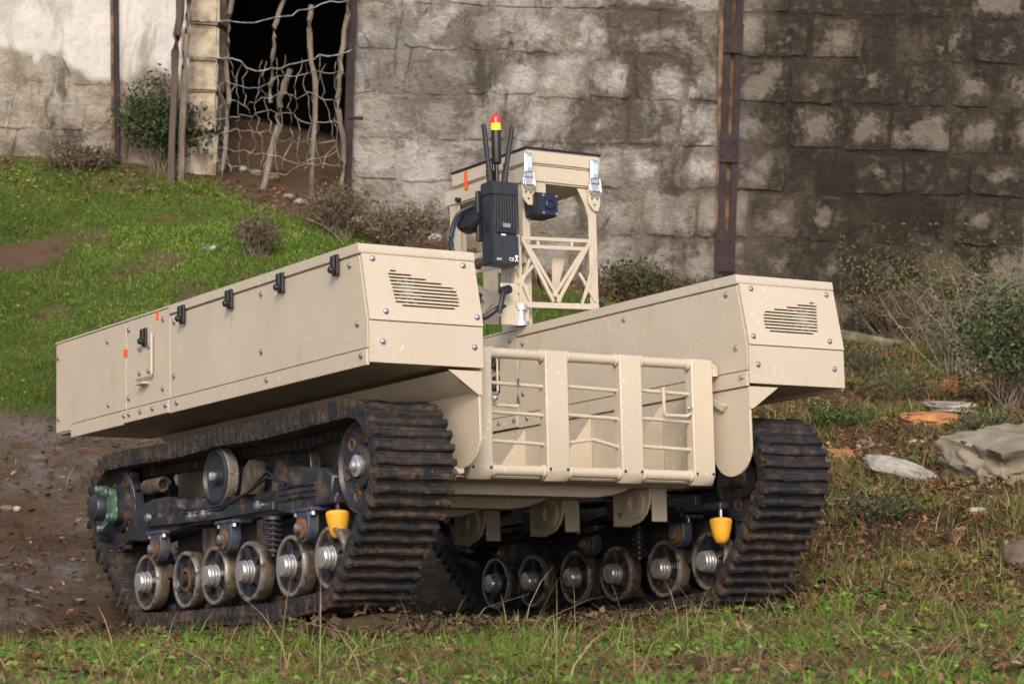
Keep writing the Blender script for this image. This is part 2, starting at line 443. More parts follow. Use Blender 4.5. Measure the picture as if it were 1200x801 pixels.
def hillgreen(x, y):
    n = fbm(x, y, 1.3, 4, 21)
    g = (1-mudness(x, y))*sst(y, 11.5, 13)*(1-rightness(x, y)*.75)
    edge = 17.0 + (fbm(x, y, 1.5, 3, 31)-.5)*.6 - .75*sst(x, -2.3, -1.2)
    g = g*sst(edge-y, -.15, .35)
    bare = sst(fbm(x, y, 2.3, 6, 40), .55, .64)
    ob = np.exp(-(((x+2.95)/.30)**2+((y-15.45)/.22)**2))*(.4+1.2*fbm(x, y, 4, 4, 43))          # the worn earth patch on the slope
    return g*(1-.75*bare)*(1-sst(ob, .3, .6))
def foregreen(x, y):
    n = fbm(x, y, 1.6, 4, 51)
    return (1-sst(y+(n-.5)*1.2, 8.9+.12*np.maximum(x, 0), 9.7+.3*np.maximum(x, 0)))*(.45+.55*sst(n, .38, .55))
xx, yy = V[:, 0], V[:, 1]
mud = mudness(xx, yy)[:, None]; hg = hillgreen(xx, yy)[:, None]; fg = foregreen(xx, yy)[:, None]; rt = rightness(xx, yy)[:, None]
soilc = np.array([[.130, .082, .050]]); turf = np.array([[.060, .100, .016]])
col = soilc*(1+.4*(fbm(xx, yy, 3, 4, 61)[:, None]-.5)) 
col = col*(1-mud*.25)
col = col*(1-np.clip(hg+fg*.45, 0, 1)) + turf*np.clip(hg+fg*.45, 0, 1)
wetm = (mud[:, 0]*sst(-xx, .6, 1.4)*sst(fbm(xx, yy, 1.3, 3, 77), .40, .56))
pud = (wetm*sst(fbm(xx, yy*1.6, 3.2, 5, 79), .54, .62))[:, None]
col = col*(1-pud) + np.array([[.15, .13, .118]])*pud
redp = (np.clip(rt+fg, 0, 1)[:, 0]*sst(fbm(xx, yy, 4.2, 4, 83), .46, .58))[:, None]
col = col*(1-redp*.6) + np.array([[.15, .075, .042]])*redp*.6
ca = gm.color_attributes.new('tint', 'FLOAT_COLOR', 'POINT')
ca.data.foreach_set('color', np.concatenate([col, np.ones((len(col), 1))], 1).astype(np.float32).ravel())
wa = gm.attributes.new('wet', 'FLOAT', 'POINT')
wa.data.foreach_set('value', wetm.astype(np.float32))
tag(link('ground', gm, SOIL), kind='structure')

def ground_hit(px, py):
    r = pix_ray(px, py); ds = np.arange(3.5, 19, .02)
    P = CPOS + ds[:, None]*r
    g = gz(P[:, 0], P[:, 1]); k = np.argmax(P[:, 2] < g)
    if P[k, 2] >= g[k]: k = len(ds)-1
    return P[k]

# ------------------------------------------------------------------ the old wall with its doorway
WY = 17.0                                           # front face
def wpt(px, py, dy=0):                              # pixel -> point on the wall plane
    r = pix_ray(px, py); k = (WY+dy-CPOS[1])/r[1]; return CPOS + r*k
DX0, DX1 = wpt(252, 120)[0], wpt(408, 120)[0]
ZB, ZT, DTOP = -.6, 4.6, 3.35
wall = empty('stone_wall', (0, WY, .9))
tag(wall, 'old masonry wall of large blocks, whitewashed beside the doorway and dark stained beyond', 'wall')
def wlink(name, me, mat): return link(name, me, mat, wall, (0, -WY, -.9))
bm = bmesh.new()
box(bm, -9, DX0, WY, WY+.5, ZB, ZT); box(bm, DX1, 9, WY, WY+.5, ZB, ZT); box(bm, DX0, DX1, WY, WY+.5, DTOP, ZT)
wlink('mortar_core', finish('mortar_core', bm, 0), MORTAR)
def block_mesh(x0, x1, z0, z1, proud, seed):
    NX, NZ = 11, 10; US = [0, .018, .05, .16, .32, .5, .68, .84, .95, .982, 1]; VS = [0, .022, .06, .2, .4, .6, .8, .94, .978, 1]
    bm = bmesh.new(); r = random.Random(seed)
    j = lambda s: r.uniform(-s, s)
    cs = [(x0+j(.012), z0+j(.012)), (x1+j(.012), z0+j(.012)), (x1+j(.012), z1+j(.012)), (x0+j(.012), z1+j(.012))]
    g = []; rcn = r.uniform(.002, .018)
    for b in range(NZ):
        row = []
        for a in range(NX):
            # denser samples close to the edges
            s = US[a]; t = VS[b]
            x = (cs[0][0]*(1-s)+cs[1][0]*s)*(1-t)+(cs[3][0]*(1-s)+cs[2][0]*s)*t
            z = (cs[0][1]*(1-s)+cs[1][1]*s)*(1-t)+(cs[3][1]*(1-s)+cs[2][1]*s)*t
            e = (0 if a in (0, NX-1) or b in (0, NZ-1) else (.8 if a in (1, NX-2) or b in (1, NZ-2) else 1))
            n = float(fbm(x, z, 11, 3, 5))-.5
            x += (float(fbm(x, z, 16, 2, 1))-.5)*.028; z += (float(fbm(x, z, 16, 2, 2))-.5)*.028
            # rounded corners
            cx, cz = abs(2*s-1), abs(2*t-1)
            if cx > .7 and cz > .7:
                x -= (1 if s > .5 else -1)*rcn*(cx-.7)*(cz-.7)*11; z -= (1 if t > .5 else -1)*rcn*(cx-.7)*(cz-.7)*11
            dep = WY - (proud*(.25+.75*e**.5) + n*.026*e) + (.03 if e < .02 else 0)
            row.append(bm.verts.new((x, dep, z)))
        g.append(row)
    for b in range(NZ-1):
        for a in range(NX-1): bm.faces.new((g[b][a], g[b][a+1], g[b+1][a+1], g[b+1][a]))
    me = bpy.data.meshes.new('block'); bm.to_mesh(me); bm.free()
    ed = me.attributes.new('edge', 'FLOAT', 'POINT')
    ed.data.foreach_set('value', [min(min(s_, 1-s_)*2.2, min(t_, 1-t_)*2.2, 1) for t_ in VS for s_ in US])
    me.polygons.foreach_set('use_smooth', [True]*len(me.polygons)); me.set_sharp_from_angle(angle=R(28))
    return me
rb = random.Random(3); z = .05; row = 0
while z < 3.5:
    h = rb.uniform(.275, .325); x = -4.9 + rb.uniform(0, .4)
    while x < 4.9:
        w = rb.uniform(.29, .46); x1 = x+w
        zone = x > 1.4
        g_ = rb.uniform(.012, .022) if zone else rb.uniform(.008, .018)
        a0, a1 = x+g_/2, x1-g_/2
        pieces = [(a0, a1)]
        if z < DTOP:
            if a0 < DX0 < a1: pieces = [(a0, DX0-.004)]
            elif a0 < DX1 < a1: pieces = [(DX1+.004, a1)]
            elif a0 >= DX0 and a1 <= DX1: pieces = []
        for p0, p1 in pieces:
            if p1-p0 < .08: continue
            pr = rb.uniform(.003, .016) if zone else rb.uniform(.003, .012)
            if rb.random() < .10 and zone: pr = -.03
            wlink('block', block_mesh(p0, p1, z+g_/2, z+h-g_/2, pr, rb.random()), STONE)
        x = x1
    z += h; row += 1
# coats of old plaster: sheets that stand proud of the stones and dive under them where they have fallen off
def coat(name, x0, x1, z0, z1, fn):
    st = .025
    xs = np.arange(x0, x1+st*.5, st); zs = np.arange(z0, z1+st*.5, st); X, Z = np.meshgrid(xs, zs)
    k = fn(X, Z); dep = WY - (-.035 + .058*sst(k, -.06, .06)) - (fbm(X, Z, 5, 3, 8)-.5)*.012
    V = np.stack([X, dep, Z], -1).reshape(-1, 3)
    kk = k[:-1, :-1].reshape(-1) > -.12
    wlink(name, grid_mesh(name, V, len(xs), len(zs), kk), PLAST)
zl = wpt(60, 78)[2]
coat('plaster', -4.9, DX0-.16, zl-1.0, 3.4, lambda X, Z: (Z-(zl+.02-(X+3.0)*.05))*.9 + (fbm(X, Z, 2.2, 5, 15)-.5)*.75)
# pale dressed stones of the left jamb
jm = simple('pale_jamb_stone', (.42, .355, .26), (.19, .145, .095), 9, .9, 0, .015)
z = 1.0
while z < 3.3:
    h = rb.uniform(.2, .32); bm = bmesh.new()
    w_ = rb.uniform(.16, .24)
    box(bm, DX0-w_, DX0+.02, WY-rb.uniform(.03, .045), WY+.42, z+.008, z+h-.008, .014, 2)
    for v in bm.verts: v.co += Vector((random.uniform(-.006, .006), random.uniform(-.006, .004), random.uniform(-.006, .006)))
    wlink('jamb_stone', finish('jamb_stone', bm, 40), jm); z += h
# the dark room behind
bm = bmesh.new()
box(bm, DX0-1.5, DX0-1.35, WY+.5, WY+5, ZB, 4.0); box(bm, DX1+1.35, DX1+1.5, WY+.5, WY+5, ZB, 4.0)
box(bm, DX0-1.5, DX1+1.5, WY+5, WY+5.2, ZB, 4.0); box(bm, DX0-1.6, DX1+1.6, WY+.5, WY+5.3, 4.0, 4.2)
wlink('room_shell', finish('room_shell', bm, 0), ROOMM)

# ------------------------------------------------------------------ posts, sticks and netting
def thing_mesh(name, bm, mat, label, cat, group=None, kind=None, smooth=35, origin=None):
    me = finish(name, bm, smooth)
    if origin is not None: me.transform(Matrix.Translation(-Vector(origin)))
    o = link(name, me, mat, None, origin); tag(o, label, cat, group, kind); return o
def zz(a, b): return (a/2.86+200, b/2.861)
def stick(name, pts, r, mat, label, cat, group=None, dy=-.16, sub=4, jit=.008, r2=None):
    P = [wpt(*p, dy) for p in pts]
    if P[-1][2] > 0: pass
    Q = []
    for a, b in zip(P, P[1:]):
        for i in range(sub): Q.append(a+(b-a)*i/sub + np.array([random.uniform(-jit, jit), random.uniform(-jit, jit), 0]))
    Q.append(P[-1])
    bm = tube(bmesh.new(), Q, r, 7, r2)
    for v in bm.verts: v.co += Vector((random.uniform(-1, 1), random.uniform(-1, 1), 0))*r*.18
    base = min(Q, key=lambda q: q[2])
    return thing_mesh(name, bm, mat, label, cat, group, origin=base)
GS = 'branch stakes of the wire netting'
def down(pts, dy=-.16):      # lengthen the last point until it is in the ground
    p = wpt(*pts[-1], dy); g = float(gz(p[0], p[1])); e = (p[2]-g+.06)*F_PX/17
    return pts[:-1] + [(pts[-1][0], pts[-1][1]+max(e, 0))]
top = lambda a, b: (a[0]+(a[0]-b[0])*.25, a[1]-70)
s1 = [zz(212,-180), zz(205,0), zz(185,190), zz(195,350), zz(170,560)]
s2 = [zz(392,-170), zz(380,0), zz(350,90), zz(340,230), zz(335,345)]
s3 = [zz(402,232), zz(368,330), zz(355,450), zz(300,590)]
s4 = [zz(473,18), zz(465,120), zz(485,300), zz(470,585)]
s5 = [zz(606,-170), zz(598,0), zz(570,200), zz(560,330), zz(577,480), zz(575,640)]
stick('branch_stake', down(s1), .017, WOODG, 'grey branch stake next to the pale stone jamb, standing in the netting', 'stake', GS)
stick('branch_stake', s2, .015, WOODG, 'crooked grey branch hung in the netting, its lower end cut short', 'stake', GS)
stick('branch_stake', down(s3), .020, WOODG, 'thick slanting branch stake, top ending at the middle wire', 'stake', GS)
stick('branch_stake', down(s4), .018, WOODG, 'forked grey branch stake with its pointed top at the upper wire', 'stake', GS)
stick('branch_stake', down(s5), .017, WOODG, 'long bowed branch stake leaning on the rusty iron door post', 'stake', GS)
# netting
net = empty('wire_netting', tuple(wpt(330, 195, -.17)))
tag(net, 'sagging galvanised wire netting strung across the dark doorway', 'netting')
n0 = np.array(net.location)
def wire(pts, r=.0035, wob=.012, dy=-.185):
    P = [wpt(*zz(*p), dy) for p in pts]; Q = []
    for a, b in zip(P, P[1:]):
        k = max(2, int(np.linalg.norm(b-a)/.05))
        for i in range(k): Q.append(a+(b-a)*i/k)
    Q.append(P[-1])
    Q = [q - n0 + np.array([random.uniform(-wob, wob), random.uniform(-.01, .01), random.uniform(-wob, wob)]) for q in Q]
    link('wire', finish('wire', tube(bmesh.new(), Q, r, 5), 60), WIRE, net)
wire([(20,60),(155,70),(250,78),(350,65),(480,20),(590,0),(606,-6)], .0038)
wire([(0,185),(140,190),(210,200),(280,235),(370,232),(450,200),(560,180),(602,172)], .0042)
for k, zy in enumerate((270, 335, 400, 460, 515, 560)):
    xs = list(range(20 if k > 0 else 140, 600, 45))
    sag = [zy + random.uniform(-14, 14) + 22*math.sin((x-100)/85+k) for x in xs]
    wire(list(zip(xs, sag)), .0022, .018)
for k, zx in enumerate(range(30, 590, 33)):
    y0 = 195 + random.uniform(-5, 25) if zx > 130 else 320
    ph = random.uniform(0, 6); am = random.uniform(6, 22)
    wire([(zx+am*math.sin(ph+(yy_-y0)/55)+random.uniform(-5, 5), yy_) for yy_ in np.linspace(y0, 570, 9)], .0021, .018)
# door post: rusty angle iron
def upright(name, pxs, w, d_, mat, label, cat, dy=-.06, top_px=-40, lean=0):
    (x0, y0), (x1, y1) = pxs
    a = wpt(x0, y0, dy); b = wpt(x1, y1, dy); b[2] = min(b[2], float(gz(b[0], b[1]))-.05)
    bm = bmesh.new(); 
    bar(bm, a, b, w, d_, (0, 1, 0))
    for v in bm.verts: v.co += Vector((random.uniform(-.003, .003),)*3)
    return thing_mesh(name, bm, mat, label, cat, origin=b)
dp = empty('iron_door_post', tuple(wpt(406, 235, -.08)))
tag(dp, 'rusty angle iron post along the whitewashed edge of the doorway', 'post')
o0 = Vector(dp.location)
a, b = Vector(wpt(415, -60, -.08)), Vector(wpt(406, 240, -.08))
link('flange', finish('flange', bar(bmesh.new(), a-o0, b-o0, .055, .010, (0, 1, 0)), 0), RUST, dp)
link('web', finish('web', bar(bmesh.new(), a-o0+Vector((-.024, .03, 0)), b-o0+Vector((-.024, .03, 0)), .06, .010, (1, 0, 0)), 0), RUST, dp)
h_ = Vector(wpt(413, 138, -.09))-o0
link('hinge_pin', finish('hinge_pin', tube(bmesh.new(), [h_+Vector((-.02, 0, 0)), h_+Vector((.07, .0, -.002))], .012, 8), 40), RUST, dp)
# leaning post and thin post by the green shrub
stick('leaning_post', down([(217,-60),(212,4),(205,60),(203,123),(200,190)], -.35), .026, WOODD, 'dark reddish post leaning behind the green shrub at the wall', 'post', None, -.35, 3, .004)
stick('grey_post', down([(226,-60),(222,0),(217,60),(214,123),(212,190)], -.30), .022, WOODG, 'split grey wooden post beside the dark leaning post', 'post', None, -.30, 3, .005)
# upright iron strip on the white plaster
st_ = empty('iron_strip', tuple(wpt(136, 178, -.03)))
tag(st_, 'narrow rusted iron strip running up the white plastered wall', 'strip')
o0 = Vector(st_.location); a, b = Vector(wpt(135.5, -60, -.045)), Vector(wpt(138, 190, -.045))
link('strip_face', finish('strip_face', bar(bmesh.new(), a-o0, b-o0, .030, .03, (0, 1, 0)), 0), RUST, st_)
a, b = Vector(wpt(130.5, -60, -.04)), Vector(wpt(133, 186, -.04))
link('rust_edge', finish('rust_edge', bar(bmesh.new(), a-o0, b-o0, .02, .025, (0, 1, 0)), 0), RUSTY2, st_)
# riveted iron upright on the wall
ir = empty('iron_upright', tuple(wpt(850, 318, -.05)))
tag(ir, 'dark riveted iron upright of paired bars and batten plates fixed to the wall', 'upright')
o0 = Vector(ir.location)
for dx in (-6.5, 6.5):
    a, b = Vector(wpt(862.5+dx, -60, -.06)), Vector(wpt(850+dx, 316, -.06))
    link('iron_bar', finish('iron_bar', bar(bmesh.new(), a-o0, b-o0, .045, .05, (0, 1, 0)), 0), RUST, ir)
a, b = Vector(wpt(847, -60, -.03)), Vector(wpt(840, 316, -.03))
link('rust_edge', finish('rust_edge', bar(bmesh.new(), a-o0, b-o0, .03, .02, (0, 1, 0)), 0), RUSTY2, ir)
a, b = Vector(wpt(862.5, -60, -.035)), Vector(wpt(850, 310, -.035))
link('rust_core', finish('rust_core', bar(bmesh.new(), a-o0, b-o0, .03, .01, (0, 1, 0)), 0), RUSTY2, ir)
for (ya, yb) in ((-45, -20), (28, 62), (158, 190), (270, 318)):
    xa = 861.5-ya*.0425; xb = 861.5-yb*.0425
    a, b = Vector(wpt(xa, ya, -.095)), Vector(wpt(xb, yb, -.095))
    link('batten_plate', finish('batten_plate', bar(bmesh.new(), a-o0, b-o0, .128, .014, (0, 1, 0)), 0), RUST, ir)
    for t in (.25, .75):
        for dx in (-.04, .04):
            c = a.lerp(b, t)-o0+Vector((dx, -.007, 0)); bm = bmesh.new()
            lathe(bm, [(0, -.008), (.008, -.006), (.011, 0)], c, 1, 8); link('rivet', finish('rivet', bm), RUST, ir)

# ------------------------------------------------------------------ the tracked machine
# local axes: x across (towards the far side), y rearwards from the pod fronts, z up from the pod floors
root = empty('tracked_robot')
M4 = Matrix.Identity(4)
for i in range(3):
    for j in range(3): M4[i][j] = MVr[i][j]
    M4[i][3] = MVt[i]
root.matrix_world = M4 @ Matrix.Translation(BASE)
tag(root, 'sand coloured unmanned tracked vehicle with two long side pods, front rack and sensor mast', 'vehicle')
NB = -Vector(BASE)
def part(name, me, mat, loc=(0, 0, 0), rot=None): 
    if isinstance(me, bmesh.types.BMesh): me = finish(name, me)
    return link(name, me, mat, root, NB+Vector(loc), rot)
def epart(name): return empty(name, NB, root)
def sub(name, me, mat, parent, loc=None, rot=None):
    if isinstance(me, bmesh.types.BMesh): me = finish(name, me)
    return link(name, me, mat, parent, loc, rot)
def bxs(x0, x1, y0, y1, z0, z1, bev=.002, seg=1): return box(bmesh.new(), x0, x1, y0, y1, z0, z1, bev, seg)

bolt_me = finish('bolt', lathe(bmesh.new(), [(.0105, 0), (.0105, .0025), (.0072, .003), (.0068, .007), (.004, .0085), (0, .0085)], seg=10))
bolt_me.materials.append(ZINC)
FRONT, OUTP, OUTM = (0, 0, -math.pi/2), (0, 0, 0), (0, 0, math.pi)

def latch_me():
    bm = bmesh.new()
    box(bm, 0, .010, -.019, .019, -.034, .034, .003)
    box(bm, .010, .020, -.013, .013, -.012, .030, .003)
    lathe(bm, [(.012, .008), (.012, .026), (.009, .030), (0, .030)], (0, 0, -.016), 0, 12)
    return finish('latch', bm)
LATCH = latch_me()

def make_pod(sg):
    X = lambda a: sg*a
    core = prism(bmesh.new(), [(.006, .004), (.006, .12), (.056, .338), (2.552, .345), (2.552, .004)], 0, X(.540), X(.945), .002)
    pod = part('side_pod', core, TAN)
    # floor lip
    sub('floor_plate', bxs(min(X(.536), X(.949)), max(X(.536), X(.949)), .002, 2.40, -.006, .003, .001), TAN, pod)
    for x_in, x_out, nrm in ((.944, .951, 1), (.541, .534, -1)):
        a, b = X(x_in), X(x_out)
        sub('side_panel', prism(bmesh.new(), [(.010, .036), (.010, .121), (.058, .334), (1.476, .334), (1.476, .036)], 0, a, b, .0012), TAN, pod)
        sub('hatch_panel', prism(bmesh.new(), [(1.482, .036), (1.482, .364), (1.868, .364), (1.868, .036)], 0, a, b, .0012), TAN, pod)
        sub('rear_panel', prism(bmesh.new(), [(1.874, .036), (1.874, .364), (2.556, .364), (2.556, .012), (2.41, .012), (2.41, .036)], 0, a, b, .0012), TAN, pod)
        e = X(x_out + nrm*.005)
        sub('lower_rail', prism(bmesh.new(), [(.010, -.020), (.010, .031), (1.478, .031), (1.478, -.020)], 0, a, e, .0015), TAN, pod)
        sub('lower_rail', prism(bmesh.new(), [(1.90, -.020), (1.90, .031), (2.395, .031), (2.395, -.020)], 0, a, e, .0015), TAN, pod)
        sub('joint_plate', prism(bmesh.new(), [(1.484, -.016), (1.484, .031), (1.894, .031), (1.894, -.016)], 0, a, X(x_out+nrm*.007), .0015), TAN, pod)
        face = X(x_out); rot = OUTP if sg*nrm > 0 else OUTM
        for y_, z_ in ((2.533,.308),(2.526,.065),(2.041,.312),(2.033,.069),(1.843,.331),(1.846,.074),(1.535,.331),(1.54,.077),
                       (1.440,.307),(1.444,.111),(.742,.308),(.744,.113),(.116,.310),(.071,.117)):
            sub('bolt', bolt_me, ZINC, pod, (face, y_, z_), rot)
        for y_ in (.697, 1.41, .04): sub('bolt', bolt_me, ZINC, pod, (e, y_, .012), rot)
        for y_ in (1.875, 1.825, 1.725, 1.616, 1.504): sub('bolt', bolt_me, ZINC, pod, (X(x_out+nrm*.007), y_, .012), rot)
        if nrm > 0: sub('hatch_latch', LATCH, BPLAST, pod, (face, 1.694, .284), rot)
        fx = X(x_out+nrm*.012)
        rod = tube(bmesh.new(), [(fx, 1.614, .29), (fx, 1.615, .14), (fx, 1.62, .134), (fx, 1.756, .136)], .0045, 8)
        sub('stay_rod', rod, TAN, pod)
        box_ = bmesh.new(); box(box_, min(face, face+sg*nrm*.03), max(face, face+sg*nrm*.03), 1.66, 1.73, .108, .116, .001)
        sub('catch', box_, TAN, pod)
        for y_ in (1.665, 1.745): sub('bolt', bolt_me, ZINC, pod, (face, y_, .156), rot)
        for y_ in (1.665, 1.745): sub('bolt', bolt_me, ZINC, pod, (face, y_, .247), rot)
        if nrm < 0:
            for z_ in (.258, .170): sub('hatch_latch', LATCH, BPLAST, pod, (face, 1.632, z_), rot)
        if nrm > 0:
            for y_ in (.194, .577, .964, 1.352): sub('lid_latch', LATCH, BPLAST, pod, (X(x_out+.006), y_, .322), rot)
            o = sub('paint_tag', bxs(min(face, face+sg*.0015), max(face, face+sg*.0015), 1.855, 1.893, .232, .262, 0), ORANGE, pod)
            sub('paint_tag', bxs(min(face, face+sg*.0015), max(face, face+sg*.0015), 1.577, 1.597, .333, .374, 0), ORANGE, pod)
    # lid: folded sheet with a down-turned lip all round
    lid = prism(bmesh.new(), [(.050, .340), (.047, .346), (.052, .370), (.056, .373), (1.478, .373), (1.480, .340)], 0, X(.529), X(.957), .0015)
    sub('lid', lid, TAN, pod)
    sub('top_plate', bxs(min(X(.532), X(.954)), max(X(.532), X(.954)), 1.484, 2.560, .366, .373, .001), TAN, pod)
    for y_ in (.5, 1.0): sub('lid_pad', bxs(min(X(.56), X(.92)), max(X(.56), X(.92)), y_-.16, y_+.16, .3735, .379, .001), TAN, pod)
    # fronts
    sub('front_panel', bxs(min(X(.535), X(.950)), max(X(.535), X(.950)), -.003, .006, -.012, .1195, .0012), TAN, pod)
    for x_ in (.904, .569): sub('bolt', bolt_me, ZINC, pod, (X(x_), -.003, .054), FRONT)
    # slanted vent panel with real slots
    p0 = np.array([-.003, .1225]); p1 = np.array([.0455, .338]); L = np.linalg.norm(p1-p0); tv = (p1-p0)/L; nv = np.array([-tv[1], tv[0]])
    def Q(s, t, dpt): q = p0+tv*t+nv*dpt; return (X(s), q[0], q[1])
    rows = [(.633,.826,.174),(.615,.848,.185),(.6145,.850,.197),(.614,.852,.208),(.616,.853,.2195),(.618,.854,.231),(.627,.857,.2425),(.670,.859,.254),(.726,.861,.265),(.778,.863,.276),(.833,.854,.287)]
    bm = bmesh.new(); t_prev = 0; hs = .0030
    def quadf(s0, s1, t0, t1):
        bm.faces.new([bm.verts.new(Q(*c)) for c in ((s0, t0, .003), (s1, t0, .003), (s1, t1, .003), (s0, t1, .003))])
    def wallf(sa, ta, sb, tb):
        bm.faces.new([bm.verts.new(Q(*c)) for c in ((sa, ta, .003), (sb, tb, .003), (sb, tb, -.004), (sa, ta, -.004))])
    for s0, s1, zr in rows:
        t = (zr-p0[1])/tv[1]
        quadf(.535, .950, t_prev, t-hs); quadf(.535, s0, t-hs, t+hs); quadf(s1, .950, t-hs, t+hs); t_prev = t+hs
        wallf(s0, t-hs, s1, t-hs); wallf(s0, t+hs, s1, t+hs); wallf(s0, t-hs, s0, t+hs); wallf(s1, t-hs, s1, t+hs)
    quadf(.535, .950, t_prev, L)
    for a in (((.535, 0), (.950, 0)), ((.535, L), (.950, L)), ((.535, 0), (.535, L)), ((.950, 0), (.950, L))): wallf(*a[0], *a[1])
    me = bpy.data.meshes.new('vent_panel'); bmesh.ops.remove_doubles(bm, verts=bm.verts, dist=1e-5); bmesh.ops.recalc_face_normals(bm, faces=bm.faces)
    bm.to_mesh(me); bm.free()
    sub('vent_panel', me, TAN, pod)
    bm = bmesh.new(); bm.faces.new([bm.verts.new(Q(s, t, -.0045)) for s, t in ((.54, .005), (.945, .005), (.945, L-.006), (.54, L-.006))])
    sub('vent_backing', finish('vent_backing', bm, 0), DARK, pod)
    bm = bmesh.new(); c = Q(.795, .105, -.004); lathe(bm, [(0, .004), (.018, .003), (.018, 0)], (0, 0, 0), 1, 14, -1)
    for k in range(9):
        a = 2*math.pi*k/9
        bar(bm, (.018*math.cos(a), -.001, .018*math.sin(a)), (.05*math.cos(a+.3), -.001, .05*math.sin(a+.3)), .010, .001, (0, 1, 0))
    sub('fan', finish('fan', bm), FANM, pod, (c[0], c[1]-.001, c[2]), (math.atan2(-tv[0], tv[1]), 0, 0))
    slope = (-(math.atan2(tv[0], tv[1])), 0, 0)
    for s_, t_ in ((.914, .322), (.581, .322), (.890, .150), (.555, .150)):
        sub('bolt', bolt_me, ZINC, pod, Q(s_, (t_-p0[1])/tv[1], .003), FRONT)
    return pod
pods = {s: make_pod(s) for s in (-1, 1)}

def make_support(sg):
    X = lambda a: sg*a
    arc = lambda cy, cz, r, a0, a1, n=8: [(cy+r*math.cos(R(a0+(a1-a0)*i/n)), cz+r*math.sin(R(a0+(a1-a0)*i/n))) for i in range(n+1)]
    poly = [(.012, -.022), (.012, -.225)] + arc(.112, -.222, .10, 180, 270) + arc(.128, -.222, .10, 270, 355) + [(.228, -.16), (.27, -.14), (.30, -.29), (2.30, -.29), (2.30, -.022)]
    pl = part('support_plate', prism(bmesh.new(), poly, 0, X(.537), X(.547), .002), TAN)
    # slanted fillet up to the pod floor, closed by a small gusset in front
    f = prism(bmesh.new(), [(X(.547), -.021), (X(.645), -.021), (X(.645), -.024), (X(.547), -.088)], 1, .05, 2.25, .001)
    sub('fillet_strip', f, TAN, pl)
    sub('gusset', prism(bmesh.new(), [(X(.536), -.021), (X(.662), -.021), (X(.550), -.098), (X(.536), -.098)], 1, .006, .0115, .001), TAN, pl)
    # flange and triangular stiffeners on the inboard side
    for y_ in (.52, .98, 1.44, 1.9):
        sub('stiffener', prism(bmesh.new(), [(X(.536), -.03), (X(.536), -.325), (X(.30), -.325)], 1, y_, y_+.008, .001), TAN, pl)
    sub('inner_flange', bxs(min(X(.500), X(.5365)), max(X(.500), X(.5365)), .30, .312, -.31, -.03), TAN, pl)
    for z_ in (-.09, -.13, -.2):
        sub('bolt', bolt_me, ZINC, pl, (X(.5365), .27, z_), OUTM if sg > 0 else OUTP)
    sub('bump_tab', prism(bmesh.new(), [(.13, -.075), (.20, -.045), (.215, -.06), (.15, -.095)], 0, X(.52), X(.5365), .002), TAN, pl)
    return pl
for s in (-1, 1): make_support(s)

# hull between the tracks
part('hull_floor', bxs(-.534, .534, .26, 2.30, -.335, -.326), TAN)
part('hull_rear', bxs(-.534, .534, 2.285, 2.30, -.326, -.02), TAN)
for k, y_ in enumerate((.42, .98, 1.42)):
    bm = bmesh.new()
    prism(bm, [(-.50, -.337), (-.50, -.372), (-.46, -.378), (.17, -.378), (.24, -.370), (.30, -.352), (.33, -.337)], 1, y_, y_+.012, .002)
    prism(bm, [(y_+.012, -.378), (y_+.09, -.378), (y_+.09, -.373), (y_+.012, -.373)], 0, -.46, .17)
    part('cross_channel', bm, TAN)
part('bumper_sill', prism(bmesh.new(), [(.20, -.337), (.20, -.343), (.305, -.352), (.305, -.337)], 0, -.53, .45, .001), TAN)
for sg in (-1, 1):
    for y_ in (.44, 1.00, 1.56):
        X = lambda a: sg*a
        bm = bmesh.new()
        arc = [(y_+.02+.11-.11*math.cos(R(a)), -.35-.11*math.sin(R(a))) for a in range(0, 91, 15)]
        prism(bm, [(y_+.02, -.337)] + arc + [(y_+.25, -.46), (y_+.25, -.337)], 0, X(.425), X(.437), .002)
        box(bm, *sorted((X(.437), X(.50))), y_+.02, y_+.03, -.455, -.337, .002); box(bm, *sorted((X(.437), X(.50))), y_+.24, y_+.25, -.46, -.337, .002)
        lathe(bm, [(.055, 0), (.055, .014), (.030, .016), (.030, 0)], (X(.424), y_+.10, -.385), 0, 18, -sg)
        mb = part('mount_bracket', bm, TAN)
        sub('bolt', bolt_me, ZINC, mb, (X(.425), y_+.20, -.42), OUTM if sg > 0 else OUTP)

# ---------------- front rack
rk = epart('front_rack'); RY = .18
for xc in (-.45, -.15, .15, .45):
    prof = [(RY-.022, .078), (RY-.015, .087), (RY+.022, .087), (RY+.022, -.350), (RY-.002, -.352), (RY-.022, -.318)]
    po = sub('post', prism(bmesh.new(), prof, 0, xc-.045, xc+.045, .004), TAN, rk)
    for dx in (-.034, .034):
        sub('bolt', finish('bolt', lathe(bmesh.new(), [(.005, 0), (.005, .002), (0, .002)], (xc+dx, RY-.0218, -.312), 1, 8, -1)), DARK, rk)
    sub('arm', bxs(xc-.02, xc+.02, RY+.022, RY+.13, -.345, -.325), TAN, rk)
for z_, r_ in ((.068, .0175), (-.318, .0185)):
    for x0, x1 in ((-.405, -.195), (-.105, .105), (.195, .405)):
        sub('rail', tube(bmesh.new(), [(x0-.004, RY, z_), (x1+.004, RY, z_)], r_, 16), TAN, rk)
        for xx_ in (x0+.006, x1-.006):
            sub('weld_bead', finish('weld_bead', lathe(bmesh.new(), [(r_, -.006), (r_+.004, -.003), (r_+.004, .003), (r_, .006)], (xx_, RY, z_), 0, 16)), TAN, rk)
sub('rail', tube(bmesh.new(), [(-.522, RY, .066), (-.494, RY, .066)], .0175, 16), TAN, rk)
sub('rail', tube(bmesh.new(), [(.494, RY, .066), (.512, RY, .060), (.515, RY, .03)], .0175, 16), TAN, rk)
